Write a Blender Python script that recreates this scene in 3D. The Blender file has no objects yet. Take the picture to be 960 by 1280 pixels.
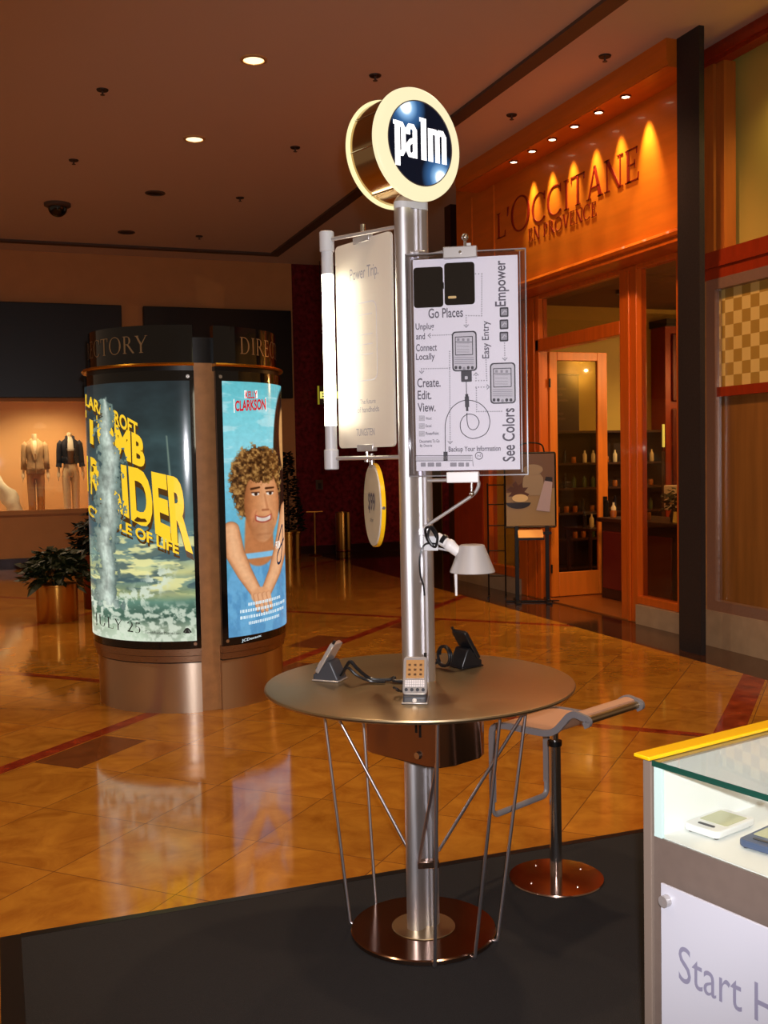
import bpy, math, random
import numpy as np
from mathutils import Vector, Matrix
R = math.radians
PI = math.pi
random.seed(7)
rng = np.random.default_rng(5)
scene = bpy.context.scene
COL = scene.collection

# ------------------------------------------------------------------ camera
cam_d = bpy.data.cameras.new('camera')
cam = bpy.data.objects.new('camera', cam_d)
COL.objects.link(cam)
cam_d.sensor_fit = 'VERTICAL'
cam_d.sensor_height = 36.0
cam_d.lens = 36.0 * 1300.0 / 1280.0
cam_d.clip_start = 0.05
cam_d.clip_end = 200
YAW, PITCH, ROLL = R(20.5), R(3.0), R(1.1)
cam.matrix_world = (Matrix.Translation((0, 0, 1.68)) @ Matrix.Rotation(-YAW, 4, 'Z')
                    @ Matrix.Rotation(R(90) - PITCH, 4, 'X') @ Matrix.Rotation(-ROLL, 4, 'Z'))
scene.camera = cam

# ------------------------------------------------------------------ world, exposure, large lights
world = bpy.data.worlds.new('world')
scene.world = world
world.use_nodes = True
bg = world.node_tree.nodes['Background']
bg.inputs[0].default_value = (1.0, 0.68, 0.44, 1)
bg.inputs[1].default_value = 0.22
scene.view_settings.view_transform = 'Standard'
scene.view_settings.look = 'None'
scene.view_settings.gamma = 1.0
scene.view_settings.exposure = 0.0
scene.view_settings.use_curve_mapping = False


def lamp(name, kind, loc, energy, color, target=None, **kw):
    d = bpy.data.lights.new(name, kind)
    d.energy = energy
    d.color = color
    for k, v in kw.items():
        setattr(d, k, v)
    o = bpy.data.objects.new(name, d)
    COL.objects.link(o)
    o.location = loc
    if target is not None:
        o.rotation_euler = (Vector(target) - Vector(loc)).to_track_quat('-Z', 'Y').to_euler()
    return o


WARM = (1.0, 0.70, 0.43)
# camera flash
lamp('camera_flash', 'SPOT', (0.03, -0.02, 1.76), 430, (0.97, 0.95, 1.0), (1.36, 3.32, 1.45), spot_size=R(75), spot_blend=0.6, shadow_soft_size=0.02)
# recessed mall downlights around the view, the last added to brighten the right
for (x, y, e) in [(-2.2, 3.0, 54), (-2.2, 7.0, 50), (-2.2, 11.0, 75), (0.6, 3.6, 52), (2.0, 0.6, 60), (-1.0, 14.5, 90), (2.2, 6.5, 50), (3.6, 4.6, 95)]:
    lamp('mall_downlight', 'SPOT', (x, y, 5.0), e * 3.2, WARM, (x, y, 0), spot_size=R(115), spot_blend=0.9, shadow_soft_size=0.12)
for (x, y) in [(2.193, 8.817), (2.108, 11.134)]:
    lamp('mall_downlight', 'SPOT', (x, y, 5.03), 160, WARM, (x, y, 0), spot_size=R(100), spot_blend=0.9, shadow_soft_size=0.08)


# unseen spots added to brighten the shopfronts with an orange wash
for (p, q, e) in [((4.1, 6.2, 5.0), (5.7, 10.2, 2.6), 330), ((3.9, 6.0, 5.0), (5.7, 8.3, 2.2), 230), ((3.9, 4.2, 5.0), (5.8, 6.4, 1.6), 210)]:
    lamp('shopfront_fill', 'SPOT', p, e, (1.0, 0.52, 0.24), q, spot_size=R(62), spot_blend=0.9, shadow_soft_size=0.1)


# ------------------------------------------------------------------ materials
def lin(c):
    return tuple(((v / 255.0) / 12.92) if v / 255.0 <= 0.04045 else (((v / 255.0) + 0.055) / 1.055) ** 2.4 for v in c)


MATS = {}


def mat(name, rgb, rough=0.5, metal=0.0, emit=None, es=1.0, coat=0.0, noise=0.0, nscale=12.0, stretch=None, trans=0.0, ior=1.45, spec=0.5, bump=0.0, alpha=1.0):
    m = bpy.data.materials.new(name)
    m.use_nodes = True
    nt = m.node_tree
    b = nt.nodes['Principled BSDF']
    c = lin(rgb)
    b.inputs['Base Color'].default_value = (*c, 1)
    b.inputs['Roughness'].default_value = rough
    b.inputs['Metallic'].default_value = metal
    b.inputs['Specular IOR Level'].default_value = spec
    b.inputs['IOR'].default_value = ior
    b.inputs['Coat Weight'].default_value = coat
    b.inputs['Transmission Weight'].default_value = trans
    b.inputs['Alpha'].default_value = alpha
    if emit is not None:
        b.inputs['Emission Color'].default_value = (*lin(emit), 1)
        b.inputs['Emission Strength'].default_value = es
    if noise > 0 or bump > 0:
        tc = nt.nodes.new('ShaderNodeTexCoord')
        mp = nt.nodes.new('ShaderNodeMapping')
        nt.links.new(tc.outputs['Object'], mp.inputs[0])
        if stretch:
            mp.inputs['Scale'].default_value = stretch
        n = nt.nodes.new('ShaderNodeTexNoise')
        n.inputs['Scale'].default_value = nscale
        n.inputs['Detail'].default_value = 6
        nt.links.new(mp.outputs[0], n.inputs['Vector'])
        if noise > 0:
            rmp = nt.nodes.new('ShaderNodeValToRGB')
            rmp.color_ramp.elements[0].position = 0.3
            rmp.color_ramp.elements[1].position = 0.7
            rmp.color_ramp.elements[0].color = (*[v * (1 - noise) for v in c], 1)
            rmp.color_ramp.elements[1].color = (*[min(1, v * (1 + noise)) for v in c], 1)
            nt.links.new(n.outputs['Fac'], rmp.inputs[0])
            nt.links.new(rmp.outputs[0], b.inputs['Base Color'])
        if bump > 0:
            bp = nt.nodes.new('ShaderNodeBump')
            bp.inputs['Strength'].default_value = bump
            bp.inputs['Distance'].default_value = 0.01
            nt.links.new(n.outputs['Fac'], bp.inputs['Height'])
            nt.links.new(bp.outputs[0], b.inputs['Normal'])
    MATS[name] = m
    return m


def brushed(name, rgb, rough=0.3, stretch=(1, 1, 60), amt=0.12):
    m = mat(name, rgb, rough, 1.0)
    nt = m.node_tree
    b = nt.nodes['Principled BSDF']
    tc = nt.nodes.new('ShaderNodeTexCoord')
    mp = nt.nodes.new('ShaderNodeMapping')
    mp.inputs['Scale'].default_value = stretch
    n = nt.nodes.new('ShaderNodeTexNoise')
    n.inputs['Scale'].default_value = 14
    n.inputs['Detail'].default_value = 8
    mr = nt.nodes.new('ShaderNodeMapRange')
    mr.inputs['To Min'].default_value = rough - amt
    mr.inputs['To Max'].default_value = rough + amt
    nt.links.new(tc.outputs['Object'], mp.inputs[0])
    nt.links.new(mp.outputs[0], n.inputs['Vector'])
    nt.links.new(n.outputs['Fac'], mr.inputs['Value'])
    nt.links.new(mr.outputs[0], b.inputs['Roughness'])
    return m


def glass_mat(name, tint=(255, 255, 255), refl=0.08):
    """thin pane: mostly transparent with a faint mirror reflection"""
    m = bpy.data.materials.new(name)
    m.use_nodes = True
    nt = m.node_tree
    nt.nodes.clear()
    out = nt.nodes.new('ShaderNodeOutputMaterial')
    mix = nt.nodes.new('ShaderNodeMixShader')
    tr = nt.nodes.new('ShaderNodeBsdfTransparent')
    gl = nt.nodes.new('ShaderNodeBsdfGlossy')
    lw = nt.nodes.new('ShaderNodeLayerWeight')
    lw.inputs['Blend'].default_value = 0.5
    pw = nt.nodes.new('ShaderNodeMath')
    pw.operation = 'POWER'
    pw.inputs[1].default_value = 5.0
    fr = nt.nodes.new('ShaderNodeMath')
    fr.operation = 'MULTIPLY_ADD'
    fr.inputs[1].default_value = 0.9
    fr.inputs[2].default_value = refl * 0.5
    nt.links.new(lw.outputs['Facing'], pw.inputs[0])
    nt.links.new(pw.outputs[0], fr.inputs[0])
    tr.inputs[0].default_value = (*lin(tint), 1)
    gl.inputs['Roughness'].default_value = 0.02
    nt.links.new(fr.outputs[0], mix.inputs[0])
    nt.links.new(tr.outputs[0], mix.inputs[1])
    nt.links.new(gl.outputs[0], mix.inputs[2])
    nt.links.new(mix.outputs[0], out.inputs[0])
    MATS[name] = m
    return m


def vcol_emit(name, strength):
    m = mat(name, (6, 6, 6), 0.12)
    nt = m.node_tree
    b = nt.nodes['Principled BSDF']
    a = nt.nodes.new('ShaderNodeAttribute')
    a.attribute_name = 'ink'
    nt.links.new(a.outputs['Color'], b.inputs['Emission Color'])
    b.inputs['Emission Strength'].default_value = strength
    return m


brushed('alu', (228, 226, 228), 0.42, (40, 40, 0.6), 0.10)
brushed('steel_top', (190, 168, 132), 0.34, (3, 40, 3), 0.08)
brushed('steel_plate', (170, 140, 122), 0.16, (20, 20, 20), 0.05)
brushed('steel_drum', (205, 186, 165), 0.36, (1, 1, 30), 0.08)
brushed('steel_dull', (168, 140, 115), 0.3, (2, 2, 25), 0.08)
mat('rail_steel', (140, 136, 138), 0.4, 0.25)
mat('case_glow', (255, 255, 255), 0.4, emit=(255, 250, 240), es=9)
mat('chrome', (215, 212, 212), 0.14, 1.0)


mat('brass', (206, 150, 70), 0.30, 1.0)


def aniso(name, amount):
    nt = MATS[name].node_tree
    b = nt.nodes['Principled BSDF']
    tg = nt.nodes.new('ShaderNodeTangent')
    tg.direction_type = 'RADIAL'
    tg.axis = 'Z'
    b.inputs['Anisotropic'].default_value = amount
    b.inputs['Anisotropic Rotation'].default_value = 0.25
    nt.links.new(tg.outputs[0], b.inputs['Tangent'])


aniso('steel_drum', 0.85)
aniso('brass', 0.8)
mat('wire', (225, 220, 225), 0.34, 1.0)
mat('brass_dark', (120, 62, 38), 0.28, 1.0)
mat('gold_rim', (215, 165, 60), 0.25, 1.0)
mat('sign_drum', (190, 160, 120), 0.14, 1.0)
mat('sign_glow', (60, 58, 50), 0.3, emit=(255, 243, 196), es=0.98)
mat('sign_rim_glow', (60, 58, 50), 0.3, emit=(255, 240, 180), es=1.1)
mat('sign_letter', (255, 255, 255), 0.3, emit=(255, 252, 250), es=1.2)
mat('tube_glow', (255, 255, 255), 0.3, emit=(255, 244, 214), es=13.0)
mat('grey_plastic', (190, 190, 192), 0.4)
mat('white_plastic', (232, 230, 230), 0.35)
mat('black_gloss', (10, 10, 11), 0.08, coat=0.3)
mat('black_satin', (14, 13, 14), 0.35)
mat('black_plastic', (22, 22, 25), 0.3)
mat('dark_grey_plastic', (58, 60, 66), 0.4)
mat('silver_plastic', (188, 184, 182), 0.3, 0.6)
mat('lcd', (172, 130, 84), 0.25)
mat('lcd_green', (196, 196, 160), 0.2)
mat('key_white', (225, 220, 220), 0.4)
mat('paper', (240, 237, 243), 0.5)
mat('print_grey', (98, 94, 104), 0.6)
mat('print_dark', (48, 46, 54), 0.5)
mat('print_black', (9, 9, 10), 0.12)
mat('print_mid', (150, 148, 155), 0.5)
mat('print_light', (205, 203, 208), 0.5)
mat('lamp_shade_grey', (196, 192, 190), 0.4, 0.3)
mat('leather_beige', (196, 150, 120), 0.55)
mat('laminate', (112, 97, 88), 0.4, noise=0.05, nscale=30)
mat('laminate_edge', (128, 112, 100), 0.4)
mat('yellow', (246, 190, 12), 0.3)
mat('white_inside', (240, 240, 238), 0.4)
mat('acrylic_white', (200, 200, 210), 0.15)
mat('letter_lilac', (140, 137, 160), 0.5)
mat('glass_edge', (20, 70, 58), 0.1)
mat('acrylic_edge', (150, 146, 148), 0.15, alpha=0.55)
mat('glass_edge_pale', (205, 232, 226), 0.15)
mat('blue_plastic', (72, 88, 120), 0.35)
mat('orange_wood', (196, 92, 20), 0.32, noise=0.12, nscale=3, stretch=(8, 8, 0.6), coat=0.25)
mat('orange_frieze', (204, 106, 24), 0.38, noise=0.10, nscale=2, stretch=(6, 0.6, 6), coat=0.15)
mat('orange_light_wood', (214, 120, 34), 0.35, noise=0.08, nscale=3, stretch=(8, 8, 0.6))
mat('red_wood', (150, 48, 16), 0.35, noise=0.12, nscale=3, stretch=(8, 8, 0.6))
mat('sign_red', (128, 24, 8), 0.4)
mat('granite_black', (36, 32, 34), 0.55, noise=0.3, nscale=60)
mat('stone_plinth', (168, 145, 118), 0.4, noise=0.1, nscale=8)
mat('stone_tan', (176, 128, 80), 0.45, noise=0.15, nscale=14)
mat('beige_wall', (196, 138, 82), 0.6, noise=0.04, nscale=4)
mat('beige_lower', (176, 118, 70), 0.5)
mat('window_beige', (232, 186, 130), 0.7)
mat('ceiling_paint', (205, 182, 166), 0.8)
mat('trim_dark', (84, 66, 56), 0.6)
mat('burgundy', (104, 24, 30), 0.25, noise=0.5, nscale=14)
mat('burgundy_dark', (44, 12, 12), 0.3)
mat('olive', (176, 146, 60), 0.6)
mat('olive_light', (206, 178, 84), 0.55)
mat('shop_ceiling', (120, 92, 66), 0.7)
mat('dark_wood', (52, 26, 16), 0.4)
mat('red_cabinet', (96, 22, 18), 0.4)
mat('shop_floor', (150, 84, 34), 0.3)
mat('spot_glow', (255, 240, 210), 0.3, emit=(255, 236, 200), es=7)
mat('down_glow', (255, 230, 190), 0.3, emit=(255, 222, 165), es=2.2)
mat('down_ring', (230, 190, 130), 0.3, 0.5)
mat('dark_hole', (40, 24, 18), 0.5)
mat('leaf', (36, 44, 20), 0.45, noise=0.3, nscale=9)
mat('leaf_dark', (20, 26, 14), 0.5)
mat('soil', (30, 20, 14), 0.9)
mat('tan_cloth', (200, 166, 124), 0.8, noise=0.1, nscale=50)
mat('trouser_tan', (190, 134, 78), 0.8)
mat('trouser_pale', (240, 214, 172), 0.8)
mat('navy_cloth', (30, 30, 42), 0.8)
mat('brown_shirt', (120, 90, 66), 0.8)
mat('white_cloth', (236, 226, 206), 0.8)
mat('mannequin_skin', (238, 214, 176), 0.5)
mat('grey_belt', (120, 100, 80), 0.6)
mat('exit_green', (150, 140, 30), 0.3, emit=(190, 180, 40), es=0.35)
mat('exit_letter', (230, 230, 120), 0.3, emit=(235, 230, 120), es=1.0)
mat('peach_paper', (240, 180, 110), 0.6)
mat('label_yellow', (230, 215, 120), 0.5)
mat('bottle_clear', (214, 196, 150), 0.2)
mat('bottle_amber', (150, 84, 30), 0.2)
mat('bottle_dark', (40, 34, 40), 0.2)
mat('bottle_green', (70, 84, 50), 0.2)
mat('purple_cloth', (84, 62, 66), 0.8)
mat('basket', (176, 128, 76), 0.7, noise=0.25, nscale=40)
mat('directory_letter', (168, 140, 104), 0.3, 0.6)
mat('jar_stone', (150, 140, 124), 0.5)
mat('tube_lilac', (172, 164, 184), 0.4)
mat('picture_tan', (146, 126, 84), 0.35)
mat('picture_brown', (104, 76, 46), 0.35)
mat('black_metal', (16, 14, 14), 0.35, 0.3)
mat('logo_gold', (225, 190, 120), 0.4)
glass_mat('pane', (250, 250, 246))
glass_mat('pane_shop', (226, 216, 196))
glass_mat('pane_case', (250, 253, 251))
glass_mat('acrylic', (248, 248, 250))


# sign face: deep navy with two soft blue patches, pale at the centre
def sign_face_mat():
    m = mat('sign_navy', (8, 12, 22), 0.06, coat=0.5)
    nt = m.node_tree
    b = nt.nodes['Principled BSDF']
    tc = nt.nodes.new('ShaderNodeTexCoord')
    cols = []
    prev = None
    for k, (cx, cz, rad) in enumerate([(-0.062, 0.108, 0.075), (0.085, -0.100, 0.075)]):
        vm = nt.nodes.new('ShaderNodeVectorMath')
        vm.operation = 'DISTANCE'
        vm.inputs[1].default_value = (cx, cz, 0.0885)
        nt.links.new(tc.outputs['Object'], vm.inputs[0])
        mr = nt.nodes.new('ShaderNodeValToRGB')
        e = mr.color_ramp.elements
        e[0].position = 0.02
        e[0].color = (*lin((225, 240, 250)), 1)
        e[1].position = 0.085
        e[1].color = (0.002, 0.004, 0.01, 1)
        x = e.new(0.028); x.color = (*lin((120, 165, 205)), 1)
        x = e.new(0.05); x.color = (*lin((45, 85, 130)), 1)
        nt.links.new(vm.outputs['Value'], mr.inputs[0])
        cols.append(mr)
    mx = nt.nodes.new('ShaderNodeMix')
    mx.data_type = 'RGBA'
    mx.blend_type = 'LIGHTEN'
    mx.inputs[0].default_value = 1
    nt.links.new(cols[0].outputs[0], mx.inputs[6])
    nt.links.new(cols[1].outputs[0], mx.inputs[7])
    nt.links.new(mx.outputs[2], b.inputs['Base Color'])
    nt.links.new(mx.outputs[2], b.inputs['Emission Color'])
    b.inputs['Emission Strength'].default_value = 0.8
    return m


sign_face_mat()


# frosted acrylic panel
def frosted():
    m = bpy.data.materials.new('frosted')
    m.use_nodes = True
    nt = m.node_tree
    b = nt.nodes['Principled BSDF']
    out = nt.nodes['Material Output']
    b.inputs['Base Color'].default_value = (*lin((238, 234, 228)), 1)
    b.inputs['Roughness'].default_value = 0.25
    tl = nt.nodes.new('ShaderNodeBsdfTranslucent')
    tl.inputs[0].default_value = (*lin((240, 232, 205)), 1)
    mx = nt.nodes.new('ShaderNodeMixShader')
    mx.inputs[0].default_value = 0.45
    nt.links.new(b.outputs[0], mx.inputs[1])
    nt.links.new(tl.outputs[0], mx.inputs[2])
    nt.links.new(mx.outputs[0], out.inputs[0])
    MATS['frosted'] = m


frosted()


# marble floor: diagonal tiles, red strips, dark half tiles, dark border by the shops
def floor_mat():
    m = mat('marble_floor', (170, 110, 50), 0.1)
    nt = m.node_tree
    N, L = nt.nodes, nt.links
    b = N['Principled BSDF']
    tc = N.new('ShaderNodeTexCoord')
    sx = N.new('ShaderNodeSeparateXYZ')
    L.new(tc.outputs['Object'], sx.inputs[0])

    def mth(op, a, bb=None, c=None):
        n = N.new('ShaderNodeMath')
        n.operation = op
        for i, v in enumerate((a, bb, c)):
            if v is None:
                continue
            if isinstance(v, (int, float)):
                n.inputs[i].default_value = v
            else:
                L.new(v, n.inputs[i])
        return n.outputs[0]

    X, Y = sx.outputs[0], sx.outputs[1]
    D = mth('SUBTRACT', X, Y)
    S = mth('ADD', X, Y)
    P = 0.857
    fd = mth('DIVIDE', mth('ADD', D, 3.40), P)
    fs = mth('DIVIDE', mth('SUBTRACT', S, 4.60), P)

    def joint(f):
        fr = mth('FRACT', f)
        d = mth('MINIMUM', fr, mth('SUBTRACT', 1.0, fr))
        return mth('LESS_THAN', d, 0.0045)
    J = mth('MAXIMUM', joint(fd), joint(fs))
    cell = N.new('ShaderNodeCombineXYZ')
    L.new(mth('FLOOR', fd), cell.inputs[0])
    L.new(mth('FLOOR', fs), cell.inputs[1])
    wn = N.new('ShaderNodeTexWhiteNoise')
    wn.noise_dimensions = '2D'
    L.new(cell.outputs[0], wn.inputs['Vector'])
    # marble clouding, shifted per tile
    off = N.new('ShaderNodeVectorMath')
    off.operation = 'MULTIPLY_ADD'
    L.new(wn.outputs['Color'], off.inputs[0])
    off.inputs[1].default_value = (7, 7, 7)
    L.new(tc.outputs['Object'], off.inputs[2])
    n1 = N.new('ShaderNodeTexNoise')
    n1.inputs['Scale'].default_value = 4.5
    n1.inputs['Detail'].default_value = 9
    n1.inputs['Roughness'].default_value = 0.62
    n1.inputs['Distortion'].default_value = 0.8
    L.new(off.outputs[0], n1.inputs['Vector'])
    rp = N.new('ShaderNodeValToRGB')
    e = rp.color_ramp.elements
    e[0].position = 0.25
    e[0].color = (*lin((144, 84, 24)), 1)
    e[1].position = 0.75
    e[1].color = (*lin((196, 134, 46)), 1)
    L.new(n1.outputs['Fac'], rp.inputs[0])
    hs = N.new('ShaderNodeHueSaturation')
    mr = N.new('ShaderNodeMapRange')
    mr.inputs['To Min'].default_value = 0.88
    mr.inputs['To Max'].default_value = 1.06
    L.new(wn.outputs['Value'], mr.inputs['Value'])
    L.new(mr.outputs[0], hs.inputs['Value'])
    L.new(rp.outputs[0], hs.inputs['Color'])

    def between(v, lo, hi):
        return mth('MULTIPLY', mth('GREATER_THAN', v, lo), mth('LESS_THAN', v, hi))

    def mixc(fac, c1, rgb):
        mx = N.new('ShaderNodeMix')
        mx.data_type = 'RGBA'
        L.new(fac, mx.inputs[0])
        L.new(c1, mx.inputs[6])
        if isinstance(rgb, tuple):
            mx.inputs[7].default_value = (*lin(rgb), 1)
        else:
            L.new(rgb, mx.inputs[7])
        return mx.outputs[2]
    col = hs.outputs[0]
    # strips of red marble
    strips = mth('MAXIMUM', between(D, -6.14, -5.99), between(S, 8.86, 8.99))
    strips = mth('MAXIMUM', strips, mth('MULTIPLY', between(D, -1.10, -0.86), mth('LESS_THAN', X, 5.3)))
    strips = mth('MAXIMUM', strips, between(D, -11.14, -10.99))
    strips = mth('MAXIMUM', strips, between(S, 14.0, 14.15))
    n2 = N.new('ShaderNodeTexNoise')
    n2.inputs['Scale'].default_value = 9
    n2.inputs['Detail'].default_value = 6
    L.new(tc.outputs['Object'], n2.inputs['Vector'])
    r2 = N.new('ShaderNodeValToRGB')
    r2.color_ramp.elements[0].position = 0.35
    r2.color_ramp.elements[0].color = (*lin((112, 30, 16)), 1)
    r2.color_ramp.elements[1].position = 0.7
    r2.color_ramp.elements[1].color = (*lin((165, 66, 34)), 1)
    L.new(n2.outputs['Fac'], r2.inputs[0])
    col = mixc(strips, col, r2.outputs[0])
    # brown half tiles beside the strip
    sm = mth('FRACT', mth('DIVIDE', mth('SUBTRACT', S, 6.27), P * 4))
    half = mth('MULTIPLY', between(D, -5.98, -5.52), mth('LESS_THAN', sm, 0.25))
    half2 = mth('MULTIPLY', between(D, -6.60, -6.14), mth('LESS_THAN', mth('FRACT', mth('ADD', sm, 0.5)), 0.25))
    r3 = N.new('ShaderNodeValToRGB')
    r3.color_ramp.elements[0].color = (*lin((84, 44, 20)), 1)
    r3.color_ramp.elements[1].color = (*lin((140, 80, 40)), 1)
    L.new(n2.outputs['Fac'], r3.inputs[0])
    col = mixc(mth('MAXIMUM', half, half2), col, r3.outputs[0])
    col = mixc(J, col, (120, 74, 34))
    # dark granite border along the shops
    brd = mth('GREATER_THAN', X, 5.24)
    r4 = N.new('ShaderNodeValToRGB')
    r4.color_ramp.elements[0].color = (*lin((44, 24, 16)), 1)
    r4.color_ramp.elements[1].color = (*lin((74, 44, 30)), 1)
    L.new(n2.outputs['Fac'], r4.inputs[0])
    col = mixc(brd, col, r4.outputs[0])
    L.new(col, b.inputs['Base Color'])
    rr = N.new('ShaderNodeMapRange')
    rr.inputs['To Min'].default_value = 0.05
    rr.inputs['To Max'].default_value = 0.11
    L.new(n1.outputs['Fac'], rr.inputs['Value'])
    L.new(rr.outputs[0], b.inputs['Roughness'])
    b.inputs['Specular IOR Level'].default_value = 0.62
    bp = N.new('ShaderNodeBump')
    bp.inputs['Strength'].default_value = 0.05
    bp.inputs['Distance'].default_value = 0.004
    n3 = N.new('ShaderNodeTexNoise')
    n3.inputs['Scale'].default_value = 5
    L.new(tc.outputs['Object'], n3.inputs['Vector'])
    L.new(n3.outputs['Fac'], bp.inputs['Height'])
    L.new(bp.outputs[0], b.inputs['Normal'])


floor_mat()


def carpet():
    m = mat('carpet', (30, 27, 27), 0.95, noise=0.35, nscale=260, bump=0.6)


carpet()


def checker_mat():
    m = mat('checker_glass', (190, 160, 70), 0.3)
    nt = m.node_tree
    b = nt.nodes['Principled BSDF']
    tc = nt.nodes.new('ShaderNodeTexCoord')
    sp = nt.nodes.new('ShaderNodeSeparateXYZ')
    cb = nt.nodes.new('ShaderNodeCombineXYZ')
    ck = nt.nodes.new('ShaderNodeTexChecker')
    ck.inputs['Scale'].default_value = 9.5
    ck.inputs[1].default_value = (*lin((226, 196, 116)), 1)
    ck.inputs[2].default_value = (*lin((176, 140, 62)), 1)
    nt.links.new(tc.outputs['Object'], sp.inputs[0])
    nt.links.new(sp.outputs[1], cb.inputs[0])
    nt.links.new(sp.outputs[2], cb.inputs[1])
    nt.links.new(cb.outputs[0], ck.inputs[0])
    nt.links.new(ck.outputs[0], b.inputs['Base Color'])


checker_mat()


def hammered():
    m = mat('hammered_bronze', (150, 118, 100), 0.35, 0.3)
    nt = m.node_tree
    b = nt.nodes['Principled BSDF']
    tc = nt.nodes.new('ShaderNodeTexCoord')
    v = nt.nodes.new('ShaderNodeTexVoronoi')
    v.inputs['Scale'].default_value = 28
    bp = nt.nodes.new('ShaderNodeBump')
    bp.inputs['Strength'].default_value = 0.5
    bp.inputs['Distance'].default_value = 0.004
    nt.links.new(tc.outputs['Object'], v.inputs['Vector'])
    nt.links.new(v.outputs['Distance'], bp.inputs['Height'])
    nt.links.new(bp.outputs[0], b.inputs['Normal'])


hammered()


# ------------------------------------------------------------------ mesh builder
def V3(*a):
    return Vector(a if len(a) > 1 else a[0])


class MB:
    def __init__(self):
        self.v = []
        self.f = []

    def add(self, vs, fs):
        o = len(self.v)
        self.v += [tuple(p) for p in vs]
        self.f += [tuple(i + o for i in f) for f in fs]
        return self

    def box(self, c, s, rz=0.0, mtx=None):
        hx, hy, hz = s[0] / 2, s[1] / 2, s[2] / 2
        m = Matrix.Rotation(rz, 3, 'Z') if mtx is None else mtx
        vs = [Vector(c) + m @ Vector((x * hx, y * hy, z * hz)) for z in (-1, 1) for y in (-1, 1) for x in (-1, 1)]
        return self.add(vs, [(0, 2, 3, 1), (4, 5, 7, 6), (0, 1, 5, 4), (2, 6, 7, 3), (0, 4, 6, 2), (1, 3, 7, 5)])

    def b2(self, x0, x1, y0, y1, z0, z1):
        return self.box(((x0 + x1) / 2, (y0 + y1) / 2, (z0 + z1) / 2), (abs(x1 - x0), abs(y1 - y0), abs(z1 - z0)))

    def cyl(self, p0, p1, r0, r1=None, n=24, caps=True):
        r1 = r0 if r1 is None else r1
        p0, p1 = Vector(p0), Vector(p1)
        q = (p1 - p0).to_track_quat('Z', 'Y')
        vs = []
        for p, r in ((p0, r0), (p1, r1)):
            for k in range(n):
                a = 2 * PI * k / n
                vs.append(p + q @ Vector((r * math.cos(a), r * math.sin(a), 0)))
        fs = [(k, (k + 1) % n, n + (k + 1) % n, n + k) for k in range(n)]
        if caps:
            fs += [tuple(range(n - 1, -1, -1)), tuple(range(n, 2 * n))]
        return self.add(vs, fs)

    def tube(self, path, r, n=10, closed=False, caps=True, rr=None, up=None):
        """sweep; r radius or list; rr second radius for an elliptic / flat section"""
        P = [Vector(p) for p in path]
        m = len(P)
        rs = r if isinstance(r, (list, tuple)) else [r] * m
        r2 = rs if rr is None else (rr if isinstance(rr, (list, tuple)) else [rr] * m)
        T = []
        for i in range(m):
            if closed:
                d = P[(i + 1) % m] - P[i - 1]
            else:
                d = P[min(i + 1, m - 1)] - P[max(i - 1, 0)]
            T.append(d.normalized())
        ref = Vector(up) if up else (Vector((0, 0, 1)) if abs(T[0].z) < 0.9 else Vector((1, 0, 0)))
        U = (ref - T[0] * ref.dot(T[0])).normalized()
        vs = []
        for i in range(m):
            U = (U - T[i] * U.dot(T[i]))
            if up:
                U2 = Vector(up) - T[i] * Vector(up).dot(T[i])
                if U2.length > 1e-3:
                    U = U2
            U.normalize()
            B = T[i].cross(U)
            for k in range(n):
                a = 2 * PI * k / n
                vs.append(P[i] + U * (rs[i] * math.cos(a)) + B * (r2[i] * math.sin(a)))
        fs = []
        for i in range(m if closed else m - 1):
            j = (i + 1) % m
            for k in range(n):
                fs.append((i * n + k, i * n + (k + 1) % n, j * n + (k + 1) % n, j * n + k))
        if caps and not closed:
            fs += [tuple(range(n - 1, -1, -1)), tuple(range((m - 1) * n, m * n))]
        return self.add(vs, fs)

    def band(self, path, w, t, side):
        """flat strap: rectangular section, width w along side, thickness t"""
        P = [Vector(p) for p in path]
        sd = Vector(side).normalized()
        vs = []
        m = len(P)
        for i in range(m):
            d = (P[min(i + 1, m - 1)] - P[max(i - 1, 0)]).normalized()
            nn = sd.cross(d).normalized()
            for a, b in ((-1, -1), (1, -1), (1, 1), (-1, 1)):
                vs.append(P[i] + sd * (a * w / 2) + nn * (b * t / 2))
        fs = []
        for i in range(m - 1):
            for k in range(4):
                fs.append((i * 4 + k, i * 4 + (k + 1) % 4, (i + 1) * 4 + (k + 1) % 4, (i + 1) * 4 + k))
        fs += [(3, 2, 1, 0), tuple((m - 1) * 4 + k for k in range(4))]
        return self.add(vs, fs)

    def lathe(self, prof, c=(0, 0, 0), n=40, axis=None, a0=0.0, a1=2 * PI):
        q = Vector(axis).to_track_quat('Z', 'Y') if axis is not None else None
        full = abs(a1 - a0 - 2 * PI) < 1e-6
        cols = n if full else n + 1
        vs = []
        for (r, z) in prof:
            for k in range(cols):
                a = a0 + (a1 - a0) * k / n
                p = Vector((r * math.cos(a), r * math.sin(a), z))
                vs.append(Vector(c) + (q @ p if q else p))
        fs = []
        for i in range(len(prof) - 1):
            for k in range(n):
                k2 = (k + 1) % cols
                fs.append((i * cols + k, i * cols + k2, (i + 1) * cols + k2, (i + 1) * cols + k))
        return self.add(vs, fs)

    def prism(self, poly, o, ex, ey, ez, d0, d1):
        """extrude a 2-D outline: point = o + x ex + y ey + d ez"""
        o, ex, ey, ez = Vector(o), Vector(ex), Vector(ey), Vector(ez)
        n = len(poly)
        vs = [o + ex * x + ey * y + ez * d for d in (d0, d1) for (x, y) in poly]
        fs = [(k, (k + 1) % n, n + (k + 1) % n, n + k) for k in range(n)] + [tuple(range(n - 1, -1, -1)), tuple(range(n, 2 * n))]
        return self.add(vs, fs)

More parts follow.
